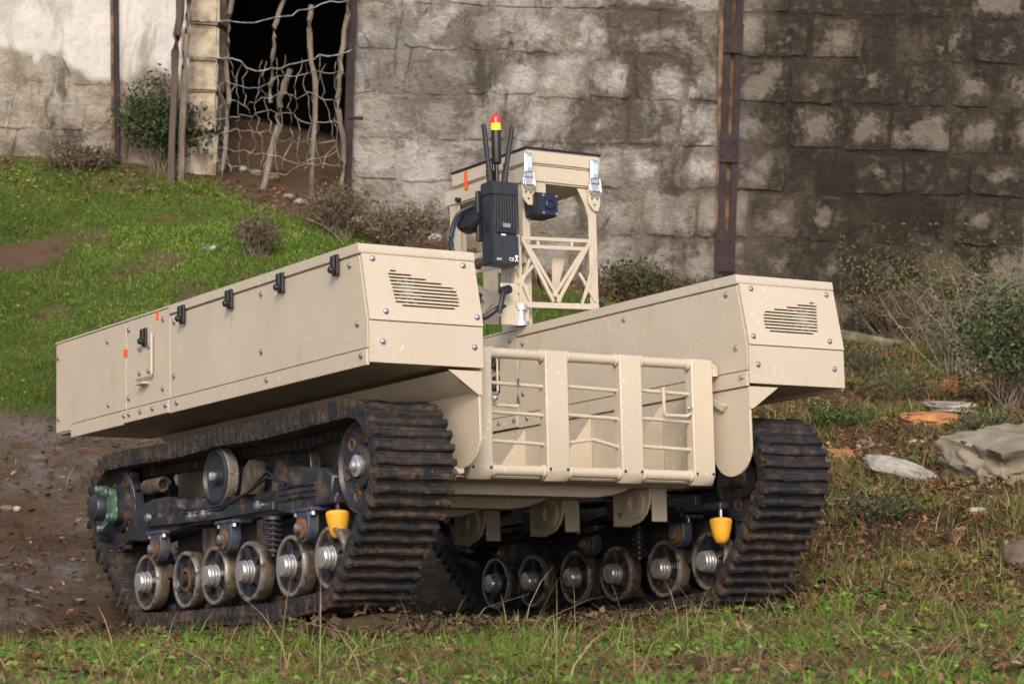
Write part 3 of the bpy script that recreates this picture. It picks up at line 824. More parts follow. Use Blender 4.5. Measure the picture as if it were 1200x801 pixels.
for z_ in (-.030, -.126, -.222):
    for k, (x0, x1) in enumerate(((-.41, -.19), (-.11, .11), (.19, .41))):
        mid = [(0, RY, z_+.016)] if (k == 1 and z_ < -.2) else []
        sub('bar', tube(bmesh.new(), [(x0, RY+.004, z_)] + mid + [(x1, RY+.004, z_-.006)], .0068, 10), TAN, rk)
yk = RY-.012
sub('hook', tube(bmesh.new(), [(-.300, yk, -.015), (-.300, yk, -.100), (-.305, yk, -.108), (-.385, yk, -.106), (-.397, yk-.004, -.098), (-.400, yk-.008, -.075)], .0065, 10), TAN, rk)
sub('hook', tube(bmesh.new(), [(.290, yk, -.018), (.290, yk, -.105), (.295, yk, -.114), (.385, yk, -.114), (.397, yk-.004, -.106), (.400, yk-.008, -.085)], .0065, 10), TAN, rk)
sub('bolt', bolt_me, ZINC, rk, (-.40, yk-.02, -.085), FRONT); sub('bolt', bolt_me, ZINC, rk, (.385, yk-.014, -.088), FRONT)

# ---------------- tracks
IDL, SPR = (.249, -.312), (2.16, -.310)
WH = [(.42, -.596), (.70, -.608), (1.01, -.610), (1.285, -.610), (1.59, -.610), (1.865, -.606)]
circ = [(*IDL, .212), (*SPR, .205), (.44, -.592, .172), (*WH[-1], .174), (.78, -.610, .177), (1.59, -.610, .177)]
pp = np.array([(cy+r*math.cos(a), cz+r*math.sin(a)) for cy, cz, r in circ for a in np.linspace(0, 2*math.pi, 240, endpoint=False)])
def convex(P):
    P = P[np.lexsort((P[:, 1], P[:, 0]))]
    def half(S_):
        h = []
        for p in S_:
            while len(h) > 1 and (h[-1][0]-h[-2][0])*(p[1]-h[-2][1])-(h[-1][1]-h[-2][1])*(p[0]-h[-2][0]) <= 0: h.pop()
            h.append(tuple(p))
        return h[:-1]
    return np.array(half(P)+half(P[::-1]))
hp = convex(pp); hp = np.concatenate([hp, hp[:1]])
sl_ = np.concatenate([[0], np.cumsum(np.linalg.norm(np.diff(hp, axis=0), axis=1))]); PER = sl_[-1]
NPAD = round(PER/.0485)
def path(s):
    s = s % PER; return np.array([np.interp(s, sl_, hp[:, 0]), np.interp(s, sl_, hp[:, 1])])
def sag(p, s):                                       # the top run dips between its rollers
    if p[1] > -.13 and .3 < p[0] < 2.1: p = p - np.array([0, .012*math.sin((p[0]-.3)/1.8*math.pi)*abs(math.sin((p[0]-.3)/.9*math.pi))])
    return p
def frame(s):
    a, b = path(s-.02), path(s+.02); t = (b-a)/np.linalg.norm(b-a); return sag(path(s), s), t, np.array([t[1], -t[0]])
def pad_mesh():
    bm = bmesh.new(); hw = .1425
    prism(bm, [(-.0150, -.026), (-.0105, -.005), (-.0065, 0), (.0065, 0), (.0105, -.005), (.0150, -.026)], 0, -hw, hw)
    box(bm, -hw+.002, hw-.002, -.0236, .0236, -.060, -.019, .003)
    prism(bm, [(-.016, -.060), (-.010, -.092), (.010, -.092), (.016, -.060)], 0, -.022, .022)
    for x_ in (-hw+.010, hw-.010): box(bm, x_-.011, x_+.011, -.011, .011, -.052, .003, .003)
    bmesh.ops.subdivide_edges(bm, edges=[e for e in bm.edges if abs(e.verts[0].co.x-e.verts[1].co.x) > .2], cuts=5)
    r = random.Random(5)
    for v in bm.verts:
        if abs(v.co.x) < hw-.02: v.co += Vector((0, r.uniform(-.0022, .0022), r.uniform(-.0025, .0012)))
    return bm
PADS = []
for k in range(3):
    random.seed(50+k); b_ = pad_mesh(); r_ = random.Random(k)
    for v in b_.verts: v.co.z += r_.uniform(-.0012, .0012)
    PADS.append(finish('track_pad', b_, 35)); PADS[-1].materials.append(RUB)
def make_track(sg):
    xc = sg*.7625; bm = bmesh.new(); N = 260; rings = []
    for i in range(N):
        p, t, nn = frame(PER*i/N)
        rings.append([bm.verts.new((xc+dx, *(p+nn*h))) for dx, h in ((-.138, -.030), (.138, -.030), (.138, -.057), (-.138, -.057))])
    for i in range(N):
        A, B = rings[i], rings[(i+1) % N]
        for k in range(4): bm.faces.new((A[k], A[(k+1) % 4], B[(k+1) % 4], B[k]))
    tr = part('track', bm, RUB)
    for i in range(NPAD):
        p, t, nn = frame(PER*(i+.3*(sg > 0))/NPAD)
        sub('track_pad', PADS[i % 3], RUB, tr, (xc+random.uniform(-.002, .002), p[0], p[1]), (math.atan2(-nn[0], nn[1])+random.uniform(-.03, .03), 0, 0))
    return tr
for s in (-1, 1): make_track(s)

# ---------------- wheels
def wheel_disc(r, w, spokes=0):
    bm = bmesh.new()
    lathe(bm, [(r-.016, w/2-.004), (r-.022, w/2-.018), (.050, w/2-.026), (.046, w/2-.006), (.030, w/2-.004), (.030, -w/2), (r-.016, -w/2)], seg=28)
    return bm
def wheel_rim(r, w):
    return lathe(bmesh.new(), [(r-.016, -w/2), (r-.003, -w/2), (r, -w/2+.006), (r, w/2-.006), (r-.003, w/2), (r-.011, w/2+.002), (r-.016, w/2-.004), (r-.018, w/2-.012)], seg=32)
DISC = finish('road_wheel', wheel_disc(.101, .052)); DISC.materials.append(BLK)
RIM = finish('rim', wheel_rim(.103, .050)); RIM.materials.append(MUDW)
LIP = finish('rim_edge', lathe(bmesh.new(), [(.104, .012), (.1045, .020), (.102, .0275), (.096, .0290), (.090, .0275), (.089, .022)], seg=32)); LIP.materials.append(WORN)
HUB = finish('hub_cap', lathe(bmesh.new(), [(.040, 0), (.040, .012), (.037, .014), (.037, .022), (.035, .024), (.038, .026), (.038, .034), (.036, .036), (.036, .044), (.033, .050), (.018, .0515), (0, .052)], seg=20)); HUB.materials.append(CHROME)
RHUB = finish('hub_boss', lathe(bmesh.new(), [(.044, 0), (.044, .012), (.030, .014), (.030, .004), (.018, .002), (0, .003)], seg=20)); RHUB.materials.append(RUSTB)
SPK = []
def spoke_mesh():
    bm = bmesh.new()
    for k in range(5):
        a = 2*math.pi*k/5
        bar(bm, (0, .034*math.cos(a), .034*math.sin(a)), (0, .086*math.cos(a), .086*math.sin(a)), .020, .012, (1, 0, 0))
    return finish('web', bm)
WEB = spoke_mesh(); WEB.materials.append(BLK)
for sg in (-1, 1):
    for i, (y_, z_) in enumerate(WH):
        for xw, out in ((.850, 1), (.672, -1)):
            d_ = sg*out; recess = (i == 4 and out > 0)
            xw_ = xw - (.03 if recess else 0)
            w = part('road_wheel', DISC, BLK, (sg*xw_, y_, z_), (random.uniform(0, 6), 0, 0 if d_ > 0 else math.pi))
            sub('rim', RIM, MUDW, w); sub('rim_edge', LIP, WORN, w); sub('web', WEB, BLK, w, (.016, 0, 0))
            if recess: sub('hub_boss', RHUB, RUSTB, w, (.012, 0, 0))
            else: sub('hub_cap', HUB, CHROME, w, (.010, 0, 0))
    # idler at the front, drive sprocket behind
    for (cy, cz), rr, nm in ((IDL, .148, 'idler_wheel'), (SPR, .142, 'drive_sprocket')):
        for xw, out in ((.835, 1), (.69, -1)):
            bm = bmesh.new()
            lathe(bm, [(rr, -.02), (rr, .020), (rr-.014, .024), (rr-.022, .012), (.075, .002), (.070, .020), (.040, .024), (.040, -.02)], seg=36)
            w = part(nm, bm, BLK, (sg*xw, cy, cz), (0, 0, 0 if sg*out > 0 else math.pi))
            sub('rim', lathe(bmesh.new(), [(rr-.002, -.018), (rr+.003, -.016), (rr+.003, .016), (rr-.002, .020)], seg=36), WORN, w)
            for k in range(6):
                a = 2*math.pi*k/6+.2
                sub('lightening_hole', lathe(bmesh.new(), [(.022, .008), (.022, .013), (.017, .014), (.016, .006), (0, .006)], (0, .098*math.cos(a), .098*math.sin(a)), 0, 12), RUSTB, w)
            if nm == 'idler_wheel':
                sub('hub', lathe(bmesh.new(), [(.036, .015), (.036, .034), (.020, .036), (.018, .046), (.010, .052), (0, .052)], seg=16), CHROME if out > 0 else RUSTB, w)
            else:
                bm = bmesh.new()
                for k in range(14):
                    a = 2*math.pi*k/14
                    bar(bm, (0, rr*math.cos(a), rr*math.sin(a)), (0, (rr+.022)*math.cos(a), (rr+.022)*math.sin(a)), .024, .03, (1, 0, 0))
                lathe(bm, [(rr-.004, -.017), (rr+.006, -.017), (rr+.006, .017), (rr-.004, .017)], seg=28)
                sub('sprocket_teeth', bm, BLK, w)
    # gearbox with its green flange
    cy, cz = SPR
    g = part('gearbox', lathe(bmesh.new(), [(.09, -.12), (.09, .0), (.066, .004), (.066, .042)], (sg*.855, cy, cz), 0, 24, sg), BLK)
    fl = bmesh.new(); pts = []
    for k in range(48):
        a = 2*math.pi*k/48; r_ = .078 + .018*max(0, math.cos(5*a+.6)); pts.append((cy+r_*math.cos(a), cz+r_*math.sin(a)))
    prism(fl, pts, 0, sg*.897, sg*.925, .003)
    sub('flange', fl, GREEN, g)
    sub('end_cap', lathe(bmesh.new(), [(.05, 0), (.05, .030), (.046, .038), (.03, .044), (0, .044)], (sg*.925, cy, cz), 0, 24, sg), BLK, g)
    for k in range(5):
        a = (2*math.pi*k-.6)/5
        sub('bolt', lathe(bmesh.new(), [(.014, 0), (.014, .012), (.010, .015), (0, .016)], (sg*.925, cy+.080*math.cos(a), cz+.080*math.sin(a)), 0, 8, sg), ZINC, g)
    # suspension frame
    fr = part('track_frame', bxs(*sorted((sg*.715, sg*.81)), .40, 1.98, -.425, -.335, .006, 2), BLK)
    def ps(nm, poly, xa, xb, mat, bev=.006): return sub(nm, prism(bmesh.new(), poly, 0, sg*xa, sg*xb, bev), mat, fr)
    ps('rear_housing', [(1.58, -.43), (1.56, -.40), (1.60, -.318), (1.70, -.300), (1.80, -.302), (1.99, -.325), (2.03, -.36), (2.03, -.44), (1.9, -.455)], .745, .872, BLK)
    ps('mid_casting', [(1.34, -.42), (1.36, -.345), (1.44, -.318), (1.55, -.328), (1.56, -.42)], .745, .862, BLK)
    ps('casting_rib', [(1.40, -.41), (1.42, -.325), (1.435, -.325), (1.43, -.41)], .862, .880, BLK, .002)
    ps('casting_rib', [(1.66, -.41), (1.64, -.312), (1.66, -.310), (1.69, -.41)], .872, .884, BLK, .002)
    for y_ in (1.46, 1.02): ps('hanger_plate', [(y_-.05, -.43), (y_-.055, -.50), (y_-.03, -.545), (y_+.03, -.545), (y_+.05, -.50), (y_+.05, -.43)], .800, .815, MUDW, .003)
    ps('roller_post', [(1.08, -.34), (1.05, -.27), (1.06, -.225), (1.10, -.215), (1.14, -.24), (1.17, -.34)], .78, .83, MUDW, .004)
    ps('roller_post', [(.90, -.34), (.92, -.26), (.96, -.23), (1.0, -.25), (1.03, -.34)], .70, .78, MUDW, .004)
    pts = [(sg*.83+.024*math.cos(t), 1.80+.16*t/(2*math.pi*7), -.245+.024*math.sin(t)) for t in np.linspace(0, 2*math.pi*7, 99)]
    sub('tension_spring', tube(bmesh.new(), pts, .006, 6), MUDW, fr)
    for q in range(2): sub('grease_line', tube(bmesh.new(), [(sg*(.876+.006*q), .72, -.33-.01*q), (sg*.882, .85, -.30+.02*q), (sg*.88, 1.0, -.34), (sg*.892, 1.2, -.372-.012*q), (sg*.89, 1.5, -.365-.01*q), (sg*.885, 1.62, -.34)], .005, 6), BPLAST, fr)
    ps('front_housing', [(.42, -.42), (.40, -.33), (.46, -.30), (.70, -.275), (.80, -.33), (.83, -.415), (.72, -.43)], .745, .872, BLK)
    ps('side_bar', [(.80, -.415), (.80, -.385), (1.25, -.375), (1.82, -.375), (1.84, -.405), (1.30, -.415)], .872, .888, BLK, .003)
    ps('inner_bar', [(.44, -.415), (.44, -.36), (1.25, -.36), (1.95, -.365), (1.95, -.415)], .610, .640, BLK, .003)
    ps('inner_housing', [(.40, -.34), (.46, -.20), (.62, -.19), (.66, -.34)], .60, .74, BLK)
    ps('inner_housing', [(1.02, -.34), (1.06, -.22), (1.28, -.21), (1.32, -.34)], .60, .74, NAVY)
    for k, y_ in enumerate((1.807, 1.44, 1.33, .90)):
        sub('bolt', lathe(bmesh.new(), [(.018, 0), (.018, .010), (.012, .012), (.011, .018), (0, .019)], (sg*.888, y_, -.393 if k else -.372), 0, 10, sg), ZINC, fr)
    for y_ in (.55, .62): 
        for z_ in (-.345, -.365, -.385): sub('fin', bxs(*sorted((sg*.871, sg*.878)), y_-.03, y_+.16, z_-.004, z_+.004, .001), BLK, fr)
    ps('dark_backing_plate', [(.46, -.43), (.46, -.55), (.62, -.60), (1.70, -.60), (1.86, -.55), (1.86, -.43)], .735, .750, BLK, .002)  # added black plate, blocks the see-through so the gap between wheels stays dark
    # bogie brackets with rubber bushes
    for y_ in (.575, 1.16, 1.745):
        for xa, out in ((.872, 1), (.640, -1)):
            bm = bmesh.new(); n_ = 10
            arc = [(y_+.045*math.cos(R(a)), -.492+.045*math.sin(R(a))) for a in range(180, 361, 20)]
            prism(bm, [(y_-.045, -.430)] + arc + [(y_+.045, -.430)], 0, sg*(xa-.02*out), sg*(xa+.022*out), .004)
            box(bm, *sorted((sg*(xa-.05*out), sg*(xa+.026*out))), y_-.075, y_+.075, -.438, -.424, .003)
            bk = part('bogie_bracket', bm, NAVY)
            sub('bush', lathe(bmesh.new(), [(.034, 0), (.034, .012), (.016, .014), (.016, .006)], (sg*(xa+.020*out), y_, -.492), 0, 16, sg*out), RUSTB, bk)
            sub('bolt', lathe(bmesh.new(), [(.017, 0), (.017, .022), (.012, .025), (0, .026)], (sg*(xa+.024*out), y_, -.492), 0, 8, sg*out), ZINC, bk)
            for dy in (-.058, .058): sub('bolt', lathe(bmesh.new(), [(.010, 0), (.010, .012), (0, .013)], (sg*(xa+.012*out), y_+dy, -.438), 2, 8, -1), ZINC, bk)
            sub('swing_arm', prism(bmesh.new(), [(y_-.19, -.62), (y_-.19, -.585), (y_, -.545), (y_+.16, -.585), (y_+.16, -.62), (y_, -.59)], 0, sg*(xa-.055*out), sg*(xa-.035*out), .003), BLK, bk)
    # spring
    for y_ in (.86,):
        for xa in (.855, .655):
            pts = [(sg*xa+.026*math.cos(t), y_+.026*math.sin(t), -.445-.11*t/(2*math.pi*6)) for t in np.linspace(0, 2*math.pi*6, 97)]
            sp = part('coil_spring', tube(bmesh.new(), pts, .0065, 6), BLK)
            sub('damper_rod', lathe(bmesh.new(), [(.012, 0), (.012, -.13)], (sg*xa, y_, -.436), 2, 10), BLK, sp)
            sub('spring_seat', lathe(bmesh.new(), [(0, 0), (.036, 0), (.036, -.012), (0, -.012)], (sg*xa, y_, -.432), 2, 16), BLK, sp)
    # return rollers
    for y_, xr, rr in ((1.255, .862, .100), (.98, .67, .085), (1.50, .67, .085)):
        bm = bmesh.new(); lathe(bm, [(0, -.025), (rr, -.025), (rr, .020), (rr-.012, .026), (rr-.02, .014), (.03, .006), (.028, .028), (0, .028)], seg=30)
        w = part('return_roller', bm, BLK, (sg*xr, y_, -.265 if rr > .09 else -.25), (0, 0, 0 if sg*(xr-.76) > 0 else math.pi))
        sub('rim', lathe(bmesh.new(), [(rr-.001, -.023), (rr+.003, -.02), (rr+.003, .015), (rr-.001, .018)], seg=30), WORN, w)
        sub('bolt', lathe(bmesh.new(), [(.017, .026), (.017, .040), (.012, .043), (0, .044)], seg=8), CHROME, w)
        sub('roller_arm', bxs(-.06, -.02, -.03, .03, -.12, .02, .004), BLK, w)
    # yellow bump stop under the idler
    bs = part('bump_stop', lathe(bmesh.new(), [(0, -.090), (.014, -.088), (.023, -.081), (.030, -.063), (.037, -.033), (.041, -.011), (.036, -.001), (.02, .003), (0, .004)], (sg*.852, .405, -.445), 2, 20), YEL)
    sub('stud', lathe(bmesh.new(), [(.008, 0), (.008, .06)], (sg*.852, .405, -.446), 2, 8), BLK, bs)
    bs = part('bump_stop', lathe(bmesh.new(), [(0, -.090), (.014, -.088), (.023, -.081), (.030, -.063), (.037, -.033), (.041, -.011), (.036, -.001), (.02, .003), (0, .004)], (sg*.615, .30, -.452), 2, 20), YEL)
    sub('stud', lathe(bmesh.new(), [(.007, 0), (.007, .04)], (sg*.615, .30, -.453), 2, 8), ZINC, bs)
    sub('stop_arm', bxs(*sorted((sg*.60, sg*.64)), .28, .46, -.42, -.395, .004), BLK, fr)
    sub('stop_arm', bxs(*sorted((sg*.83, sg*.872)), .385, .46, -.42, -.395, .004), BLK, fr)
    # axle tubes
    for y_, z_ in WH: sub('axle', tube(bmesh.new(), [(sg*.66, y_, z_), (sg*.86, y_, z_)], .02, 10), BLK, fr)
    for y_, z_ in (IDL, SPR): sub('axle', tube(bmesh.new(), [(sg*.60, y_, z_), (sg*.84, y_, z_)], .035, 14), BLK, fr)

# ---------------- sensor mast standing on the far pod
ms = epart('sensor_mast')
x0, x1, yf, yr = .552, .908, 1.416, 1.99
tray = bmesh.new(); box(tray, x0+.004, x1-.01, yf+.004, yr+.07, .950, 1.020, .007, 2)
sub('tray', tray, TAN, ms)
sub('box_lid', box(bmesh.new(), x0, x1, yf, yr, 1.022, 1.083, .007, 2), TAN, ms)
sub('lid_seal', bxs(x0-.003, x1+.003, yf-.004, yr+.004, 1.083, 1.091, .002), BPLAST, ms)
for a in (.62, .70, .78): sub('bolt', lathe(bmesh.new(), [(.009, 0), (.009, .012), (0, .013)], (a, yf+.05, 1.091), 2, 8), ZINC, ms)
def leg(pts): sub('leg', pts, TAN, ms)
def L2(x, y, z0, z1, sx, sy, w=.038):               # folded angle leg
    bm = bmesh.new()
    box(bm, *sorted((x, x+sx*w)), *sorted((y, y+sy*.005)), z0, z1, .0012); box(bm, *sorted((x, x+sx*.005)), *sorted((y+sy*.005, y+sy*w)), z0, z1, .0012)
    return bm
leg(L2(.885, yf+.006, .374, .952, -1, 1)); leg(L2(.492, yf+.006, .374, .735, 1, 1, .028))
leg(L2(.560, yr+.03, .374, .952, 1, -1, .075)); leg(L2(.885, yr+.03, .374, .952, -1, -1, .05))
leg(box(bmesh.new(), .575, .63, 1.60, 1.66, .374, .72, .004))
leg(box(bmesh.new(), .565, .60, yf+.05, yf+.085, .374, .952, .003))
# leg head brackets under the clamps
for a in (.555, .868):
    bm = bmesh.new(); prism(bm, [(a-.027, .958), (a+.029, .958), (a+.029, .885), (a+.018, .855), (a-.002, .855), (a-.027, .885)], 1, yf-.008, yf-.001, .001)
    sub('head_bracket', bm, TAN, ms)
    for dx, dz in ((-.012, .905), (.012, .905), (0, .88)): sub('bolt', finish('bolt', lathe(bmesh.new(), [(.004, 0), (.004, .002), (0, .002)], (a+dx, yf-.008, dz), 1, 8, -1)), DARK, ms)
    cl = bmesh.new(); box(cl, a-.018, a+.018, yf-.016, yf-.004, .965, 1.062, .003); box(cl, a-.014, a+.014, yf-.024, yf-.016, .985, 1.056, .002)
    sub('toggle_clamp', cl, CHROME, ms)
    sub('clamp_label', bxs(a-.009, a+.009, yf-.0255, yf-.0245, 1.000, 1.045, 0), PALEB, ms)
    sub('clamp_loop', tube(bmesh.new(), [(a-.022, yf-.02, .985), (a-.024, yf-.022, .93), (a-.02, yf-.022, .922), (a+.02, yf-.022, .922), (a+.024, yf-.022, .93), (a+.022, yf-.02, .985)], .0042, 8), CHROME, ms)
    sub('clamp_base', bxs(a-.028, a+.028, yf-.018, yf-.002, .932, .962, .003), CHROME, ms)
# front truss
ty = yf+.002
def tb(p, q, w=.016): sub('truss_bar', bar(bmesh.new(), (p[0], ty, p[1]), (q[0], ty, q[1]), w, .006+random.uniform(0, .0008), (0, 1, 0)), TAN, ms)
tb((.492, .457), (.882, .470), .022); tb((.525, .722), (.85, .733), .014); tb((.545, .690), (.83, .700), .014)
tb((.528, .718), (.668, .478), .015); tb((.556, .690), (.700, .480), .013)
tb((.846, .728), (.686, .478), .015); tb((.818, .700), (.668, .50), .013)
tb((.515, .690), (.515, .47), .012); tb((.560, .640), (.505, .50), .010); tb((.860, .60), (.812, .50), .010); tb((.600, .715), (.600, .690), .012); tb((.76, .728), (.76, .698), .012)
tb((.500, .600), (.560, .470), .012); tb((.500, .540), (.575, .615), .012); tb((.792, .600), (.868, .490), .012); tb((.878, .695), (.80, .470), .010)
sub('foot_knob', lathe(bmesh.new(), [(.018, 0), (.018, .03), (.012, .036), (0, .036)], (.882, yf+.03, .48), 0, 14), BPLAST, ms)
for a, b in (((.60, .70), (.60, .47)), ((.74, .70), (.74, .47))):
    sub('back_plate', bar(bmesh.new(), (a[0], yr+.012, a[1]), (b[0], yr+.012, b[1]), .07, .005, (0, 1, 0)), TAN, ms)
bm = bmesh.new(); prism(bm, [(.80, .945), (.885, .945), (.885, .62), (.872, .62), (.862, .80), (.835, .88)], 1, yf+.012, yf+.017, .001); sub('leg_gusset', bm, TAN, ms)
bm = bmesh.new(); prism(bm, [(yf+.012, .945), (yf+.16, .945), (yf+.06, .84), (yf+.03, .62), (yf+.012, .62)], 0, .879, .8845, .001); sub('leg_gusset', bm, TAN, ms)
# side truss
def sb_(p, q, w=.03): sub('truss_bar', bar(bmesh.new(), (.556, p[0], p[1]), (.556, q[0], q[1]), w, .006+random.uniform(0, .0008), (1, 0, 0)), TAN, ms)
sb_((1.44, .70), (1.98, .72), .022); sb_((1.44, .64), (1.98, .66), .022); sb_((1.45, .42), (1.96, .64), .04); sb_((1.96, .40), (1.5, .60), .03)
def rb_(p, q, w=.02): sub('truss_bar', bar(bmesh.new(), (p[0], yr+.02, p[1]), (q[0], yr+.02, q[1]), w, .006, (0, 1, 0)), TAN, ms)
rb_((.58, .70), (.87, .70)); rb_((.58, .45), (.87, .68)); rb_((.87, .45), (.58, .68))
sub('pivot', lathe(bmesh.new(), [(.010, 0), (.010, .02), (0, .02)], (.556, 1.93, .965), 0, 10, -1), BPLAST, ms)
sub('base_foot', lathe(bmesh.new(), [(.03, 0), (.03, .018), (.016, .022), (.016, .06), (.026, .062), (.026, .085), (0, .085)], (.522, 1.43, .374), 2, 14), CHROME, ms)
sub('paint_tag', bxs(x0-.0015, x0-.0002, 1.86, 1.885, 1.0, 1.075, 0), ORANGE, ms)
# camera unit under the tray
cu = part('camera_unit', box(bmesh.new(), .575, .678, yf-.03, yf+.08, .812, .905, .006, 2), BPLAST)
sub('camera_face', bxs(.602, .676, yf-.033, yf-.0295, .816, .901, .001), BLUEL, cu)
sub('lens', lathe(bmesh.new(), [(.022, 0), (.022, .006), (.018, .008), (.015, .003), (0, .004)], (.64, yf-.033, .858), 1, 20, -1), BLUEL, cu)
for a in (.608, .67):
    for b in (.823, .893): sub('screw', finish('screw', lathe(bmesh.new(), [(.005, 0), (.005, .003), (0, .003)], (a, yf-.033, b), 1, 8, -1)), ZINC, cu)
sub('hanger', bxs(.60, .65, yf+.01, yf+.06, .905, .951), TAN, cu)
# radio with fins, antennas and beacon
ry = 1.36
rd = part('radio', box(bmesh.new(), .356, .468, ry, ry+.075, .606, .905, .004, 2), RADIO)
for k in range(9): sub('cooling_fin', bxs(.366+k*.0118, .3715+k*.0118, ry-.007, ry+.001, .742, .868, .001), RADIO, rd)
sub('battery', box(bmesh.new(), .353, .471, ry-.008, ry+.077, .600, .715, .004, 2), RADIO, rd)
sub('head', box(bmesh.new(), .352, .472, ry-.006, ry+.08, .872, .925, .004, 2), RADIO, rd)
sub('keypad', bxs(.372, .46, ry-.010, ry+.001, .722, .742, .002), BPLAST, rd)
sub('display', bxs(.398, .432, ry-.0105, ry-.0098, .744, .760, .0003), FANM, rd)
sub('label_strip', bxs(.390, .410, ry-.0095, ry-.0078, .712, .717, 0), WHITE, rd)
def text_mesh(txt, size):
    cu_ = bpy.data.curves.new('print', 'FONT'); cu_.body = txt; cu_.size = size; cu_.extrude = .0004
    ob = bpy.data.objects.new('print', cu_); COL.objects.link(ob)
    me = bpy.data.meshes.new_from_object(ob.evaluated_get(bpy.context.evaluated_depsgraph_get())); bpy.data.objects.remove(ob); return me
for txt, xx_, zz_, sz in (('CE', .424, .614, .019), ('ESM', .368, .614, .012)):
    o = sub('printed_mark', text_mesh(txt, sz), WHITE, rd, (xx_, ry-.0085, zz_), (math.pi/2, 0, 0)); o.data.materials.clear(); o.data.materials.append(WHITE)
bm = bmesh.new(); bar(bm, (.452, ry-.0085, .613), (.464, ry-.0085, .634), .003, .0006, (0, 1, 0)); bar(bm, (.464, ry-.0085, .613), (.452, ry-.0085, .634), .003, .0007, (0, 1, 0)); box(bm, .451, .465, ry-.0088, ry-.0082, .632, .637)
sub('printed_mark', finish('printed_mark', bm, 0), WHITE, rd)
for (bx_, tx, tz, yy_) in ((.362, .338, 1.150, ry+.02), (.426, .468, 1.150, ry+.02)):
    b0, t0 = Vector((bx_, yy_, .925)), Vector((tx, yy_, tz))
    sub('antenna', tube(bmesh.new(), [b0, b0.lerp(t0, .42), b0.lerp(t0, .46), t0.lerp(b0, .02), t0], .010, 10), BPLAST, rd)
    sub('antenna_base', tube(bmesh.new(), [b0, b0.lerp(t0, .2)], .013, 10), BPLAST, rd)
for xx_ in (.385, .405, .447): sub('connector', lathe(bmesh.new(), [(.011, 0), (.011, .05), (.007, .052), (.007, .085), (0, .085)], (xx_, ry+.045, .925), 2, 10), BPLAST, rd)
sub('signal_mast', lathe(bmesh.new(), [(.008, 0), (.008, .07), (.017, .075), (.019, .08), (.019, .205), (0, .205)], (.394, ry+.02, .925), 2, 16), BPLAST, rd)
sub('beacon_ring', lathe(bmesh.new(), [(.0205, 0), (.0205, .028), (.0, .028)], (.394, ry+.02, 1.130), 2, 18), YLENS, rd)
sub('beacon_lens', lathe(bmesh.new(), [(.0205, 0), (.0205, .026), (.017, .031), (0, .032)], (.394, ry+.02, 1.158), 2, 18), RED, rd)
sub('beacon_tip', lathe(bmesh.new(), [(.008, 0), (.008, .006), (0, .006)], (.394, ry+.02, 1.190), 2, 10), BPLAST, rd)
sub('mounting_arm', bxs(.40, .50, ry+.075, ry+.11, .68, .86, .003), BPLAST, rd)
sub('mounting_plate', bxs(.34, .50, ry+.082, ry+.10, .70, .90, .004), BPLAST, rd)
hs_ = bmesh.new(); lathe(hs_, [(.0, 0), (.05, .004), (.056, .02), (.05, .05), (.03, .07), (0, .07)], (0, 0, 0), 0, 18)
sub('handset', hs_, BPLAST, rd, (.31, ry+.12, .80), (0, .5, .4))
bm = bmesh.new(); prism(bm, [(.595, .665), (.630, .665), (.630, .56), (.650, .52)], 1, yf+.06, yf+.064); sub('inner_plate', bm, TAN, ms)
bm = bmesh.new(); prism(bm, [(.705, .665), (.765, .665), (.735, .56), (.70, .50)], 1, yf+.06, yf+.064); sub('inner_plate', bm, TAN, ms)
# cables, hose and lever
def cable(nm, pts, r, mat):
    P = [Vector(p) for p in pts]; Q = []
    for i in range(len(P)-1):
        p0, p1, p2, p3 = P[max(i-1, 0)], P[i], P[i+1], P[min(i+2, len(P)-1)]
        for k in range(6):
            t = k/6; Q.append(.5*((2*p1)+(p2-p0)*t+(2*p0-5*p1+4*p2-p3)*t*t+(3*p1-p0-3*p2+p3)*t**3))
    Q.append(P[-1]); return part(nm, tube(bmesh.new(), Q, r, 8), mat)
cable('cable', [(.33, ry+.1, .84), (.27, ry+.12, .80), (.25, ry+.14, .70), (.28, ry+.12, .62), (.36, ry+.1, .60)], .009, BPLAST)
cable('cable', [(.38, 1.5, .50), (.32, 1.48, .43), (.36, 1.45, .40), (.42, 1.43, .44), (.50, 1.45, .46)], .011, BPLAST)
cable('hose', [(.30, ry+.14, .82), (.27, ry+.15, .74), (.28, ry+.17, .60), (.33, 1.5, .48), (.37, 1.46, .40)], .006, BLUEH)
lv = part('clamp_lever', lathe(bmesh.new(), [(.018, 0), (.018, .05), (0, .05)], (.43, 1.42, .505), 1, 12, -1), BPLAST)
sub('grip', tube(bmesh.new(), [(.43, 1.375, .505), (.405, 1.37, .49), (.39, 1.365, .44), (.385, 1.365, .41)], .012, 10, .009), BPLAST, lv)
sub('lever_bracket', bxs(.43, .56, 1.425, 1.435, .374, .54, .003), TAN, lv)

for k_, sg in enumerate((-1, 1)):
    for q in range(3):
        r_ = random.Random(q+10*k_); x_ = sg*(.575+.018*q)
        cable('hydraulic_hose', [(x_, y_, -.40-.022*q+r_.uniform(-.02, .02)) for y_ in np.linspace(.5, 2.0, 8)], .010, BPLAST)
    part('valve_block', bxs(*sorted((sg*.55, sg*.62)), .78, .92, -.42, -.345, .004), BLK)
    part('valve_block', bxs(*sorted((sg*.55, sg*.62)), 1.36, 1.50, -.43, -.345, .004), NAVY)
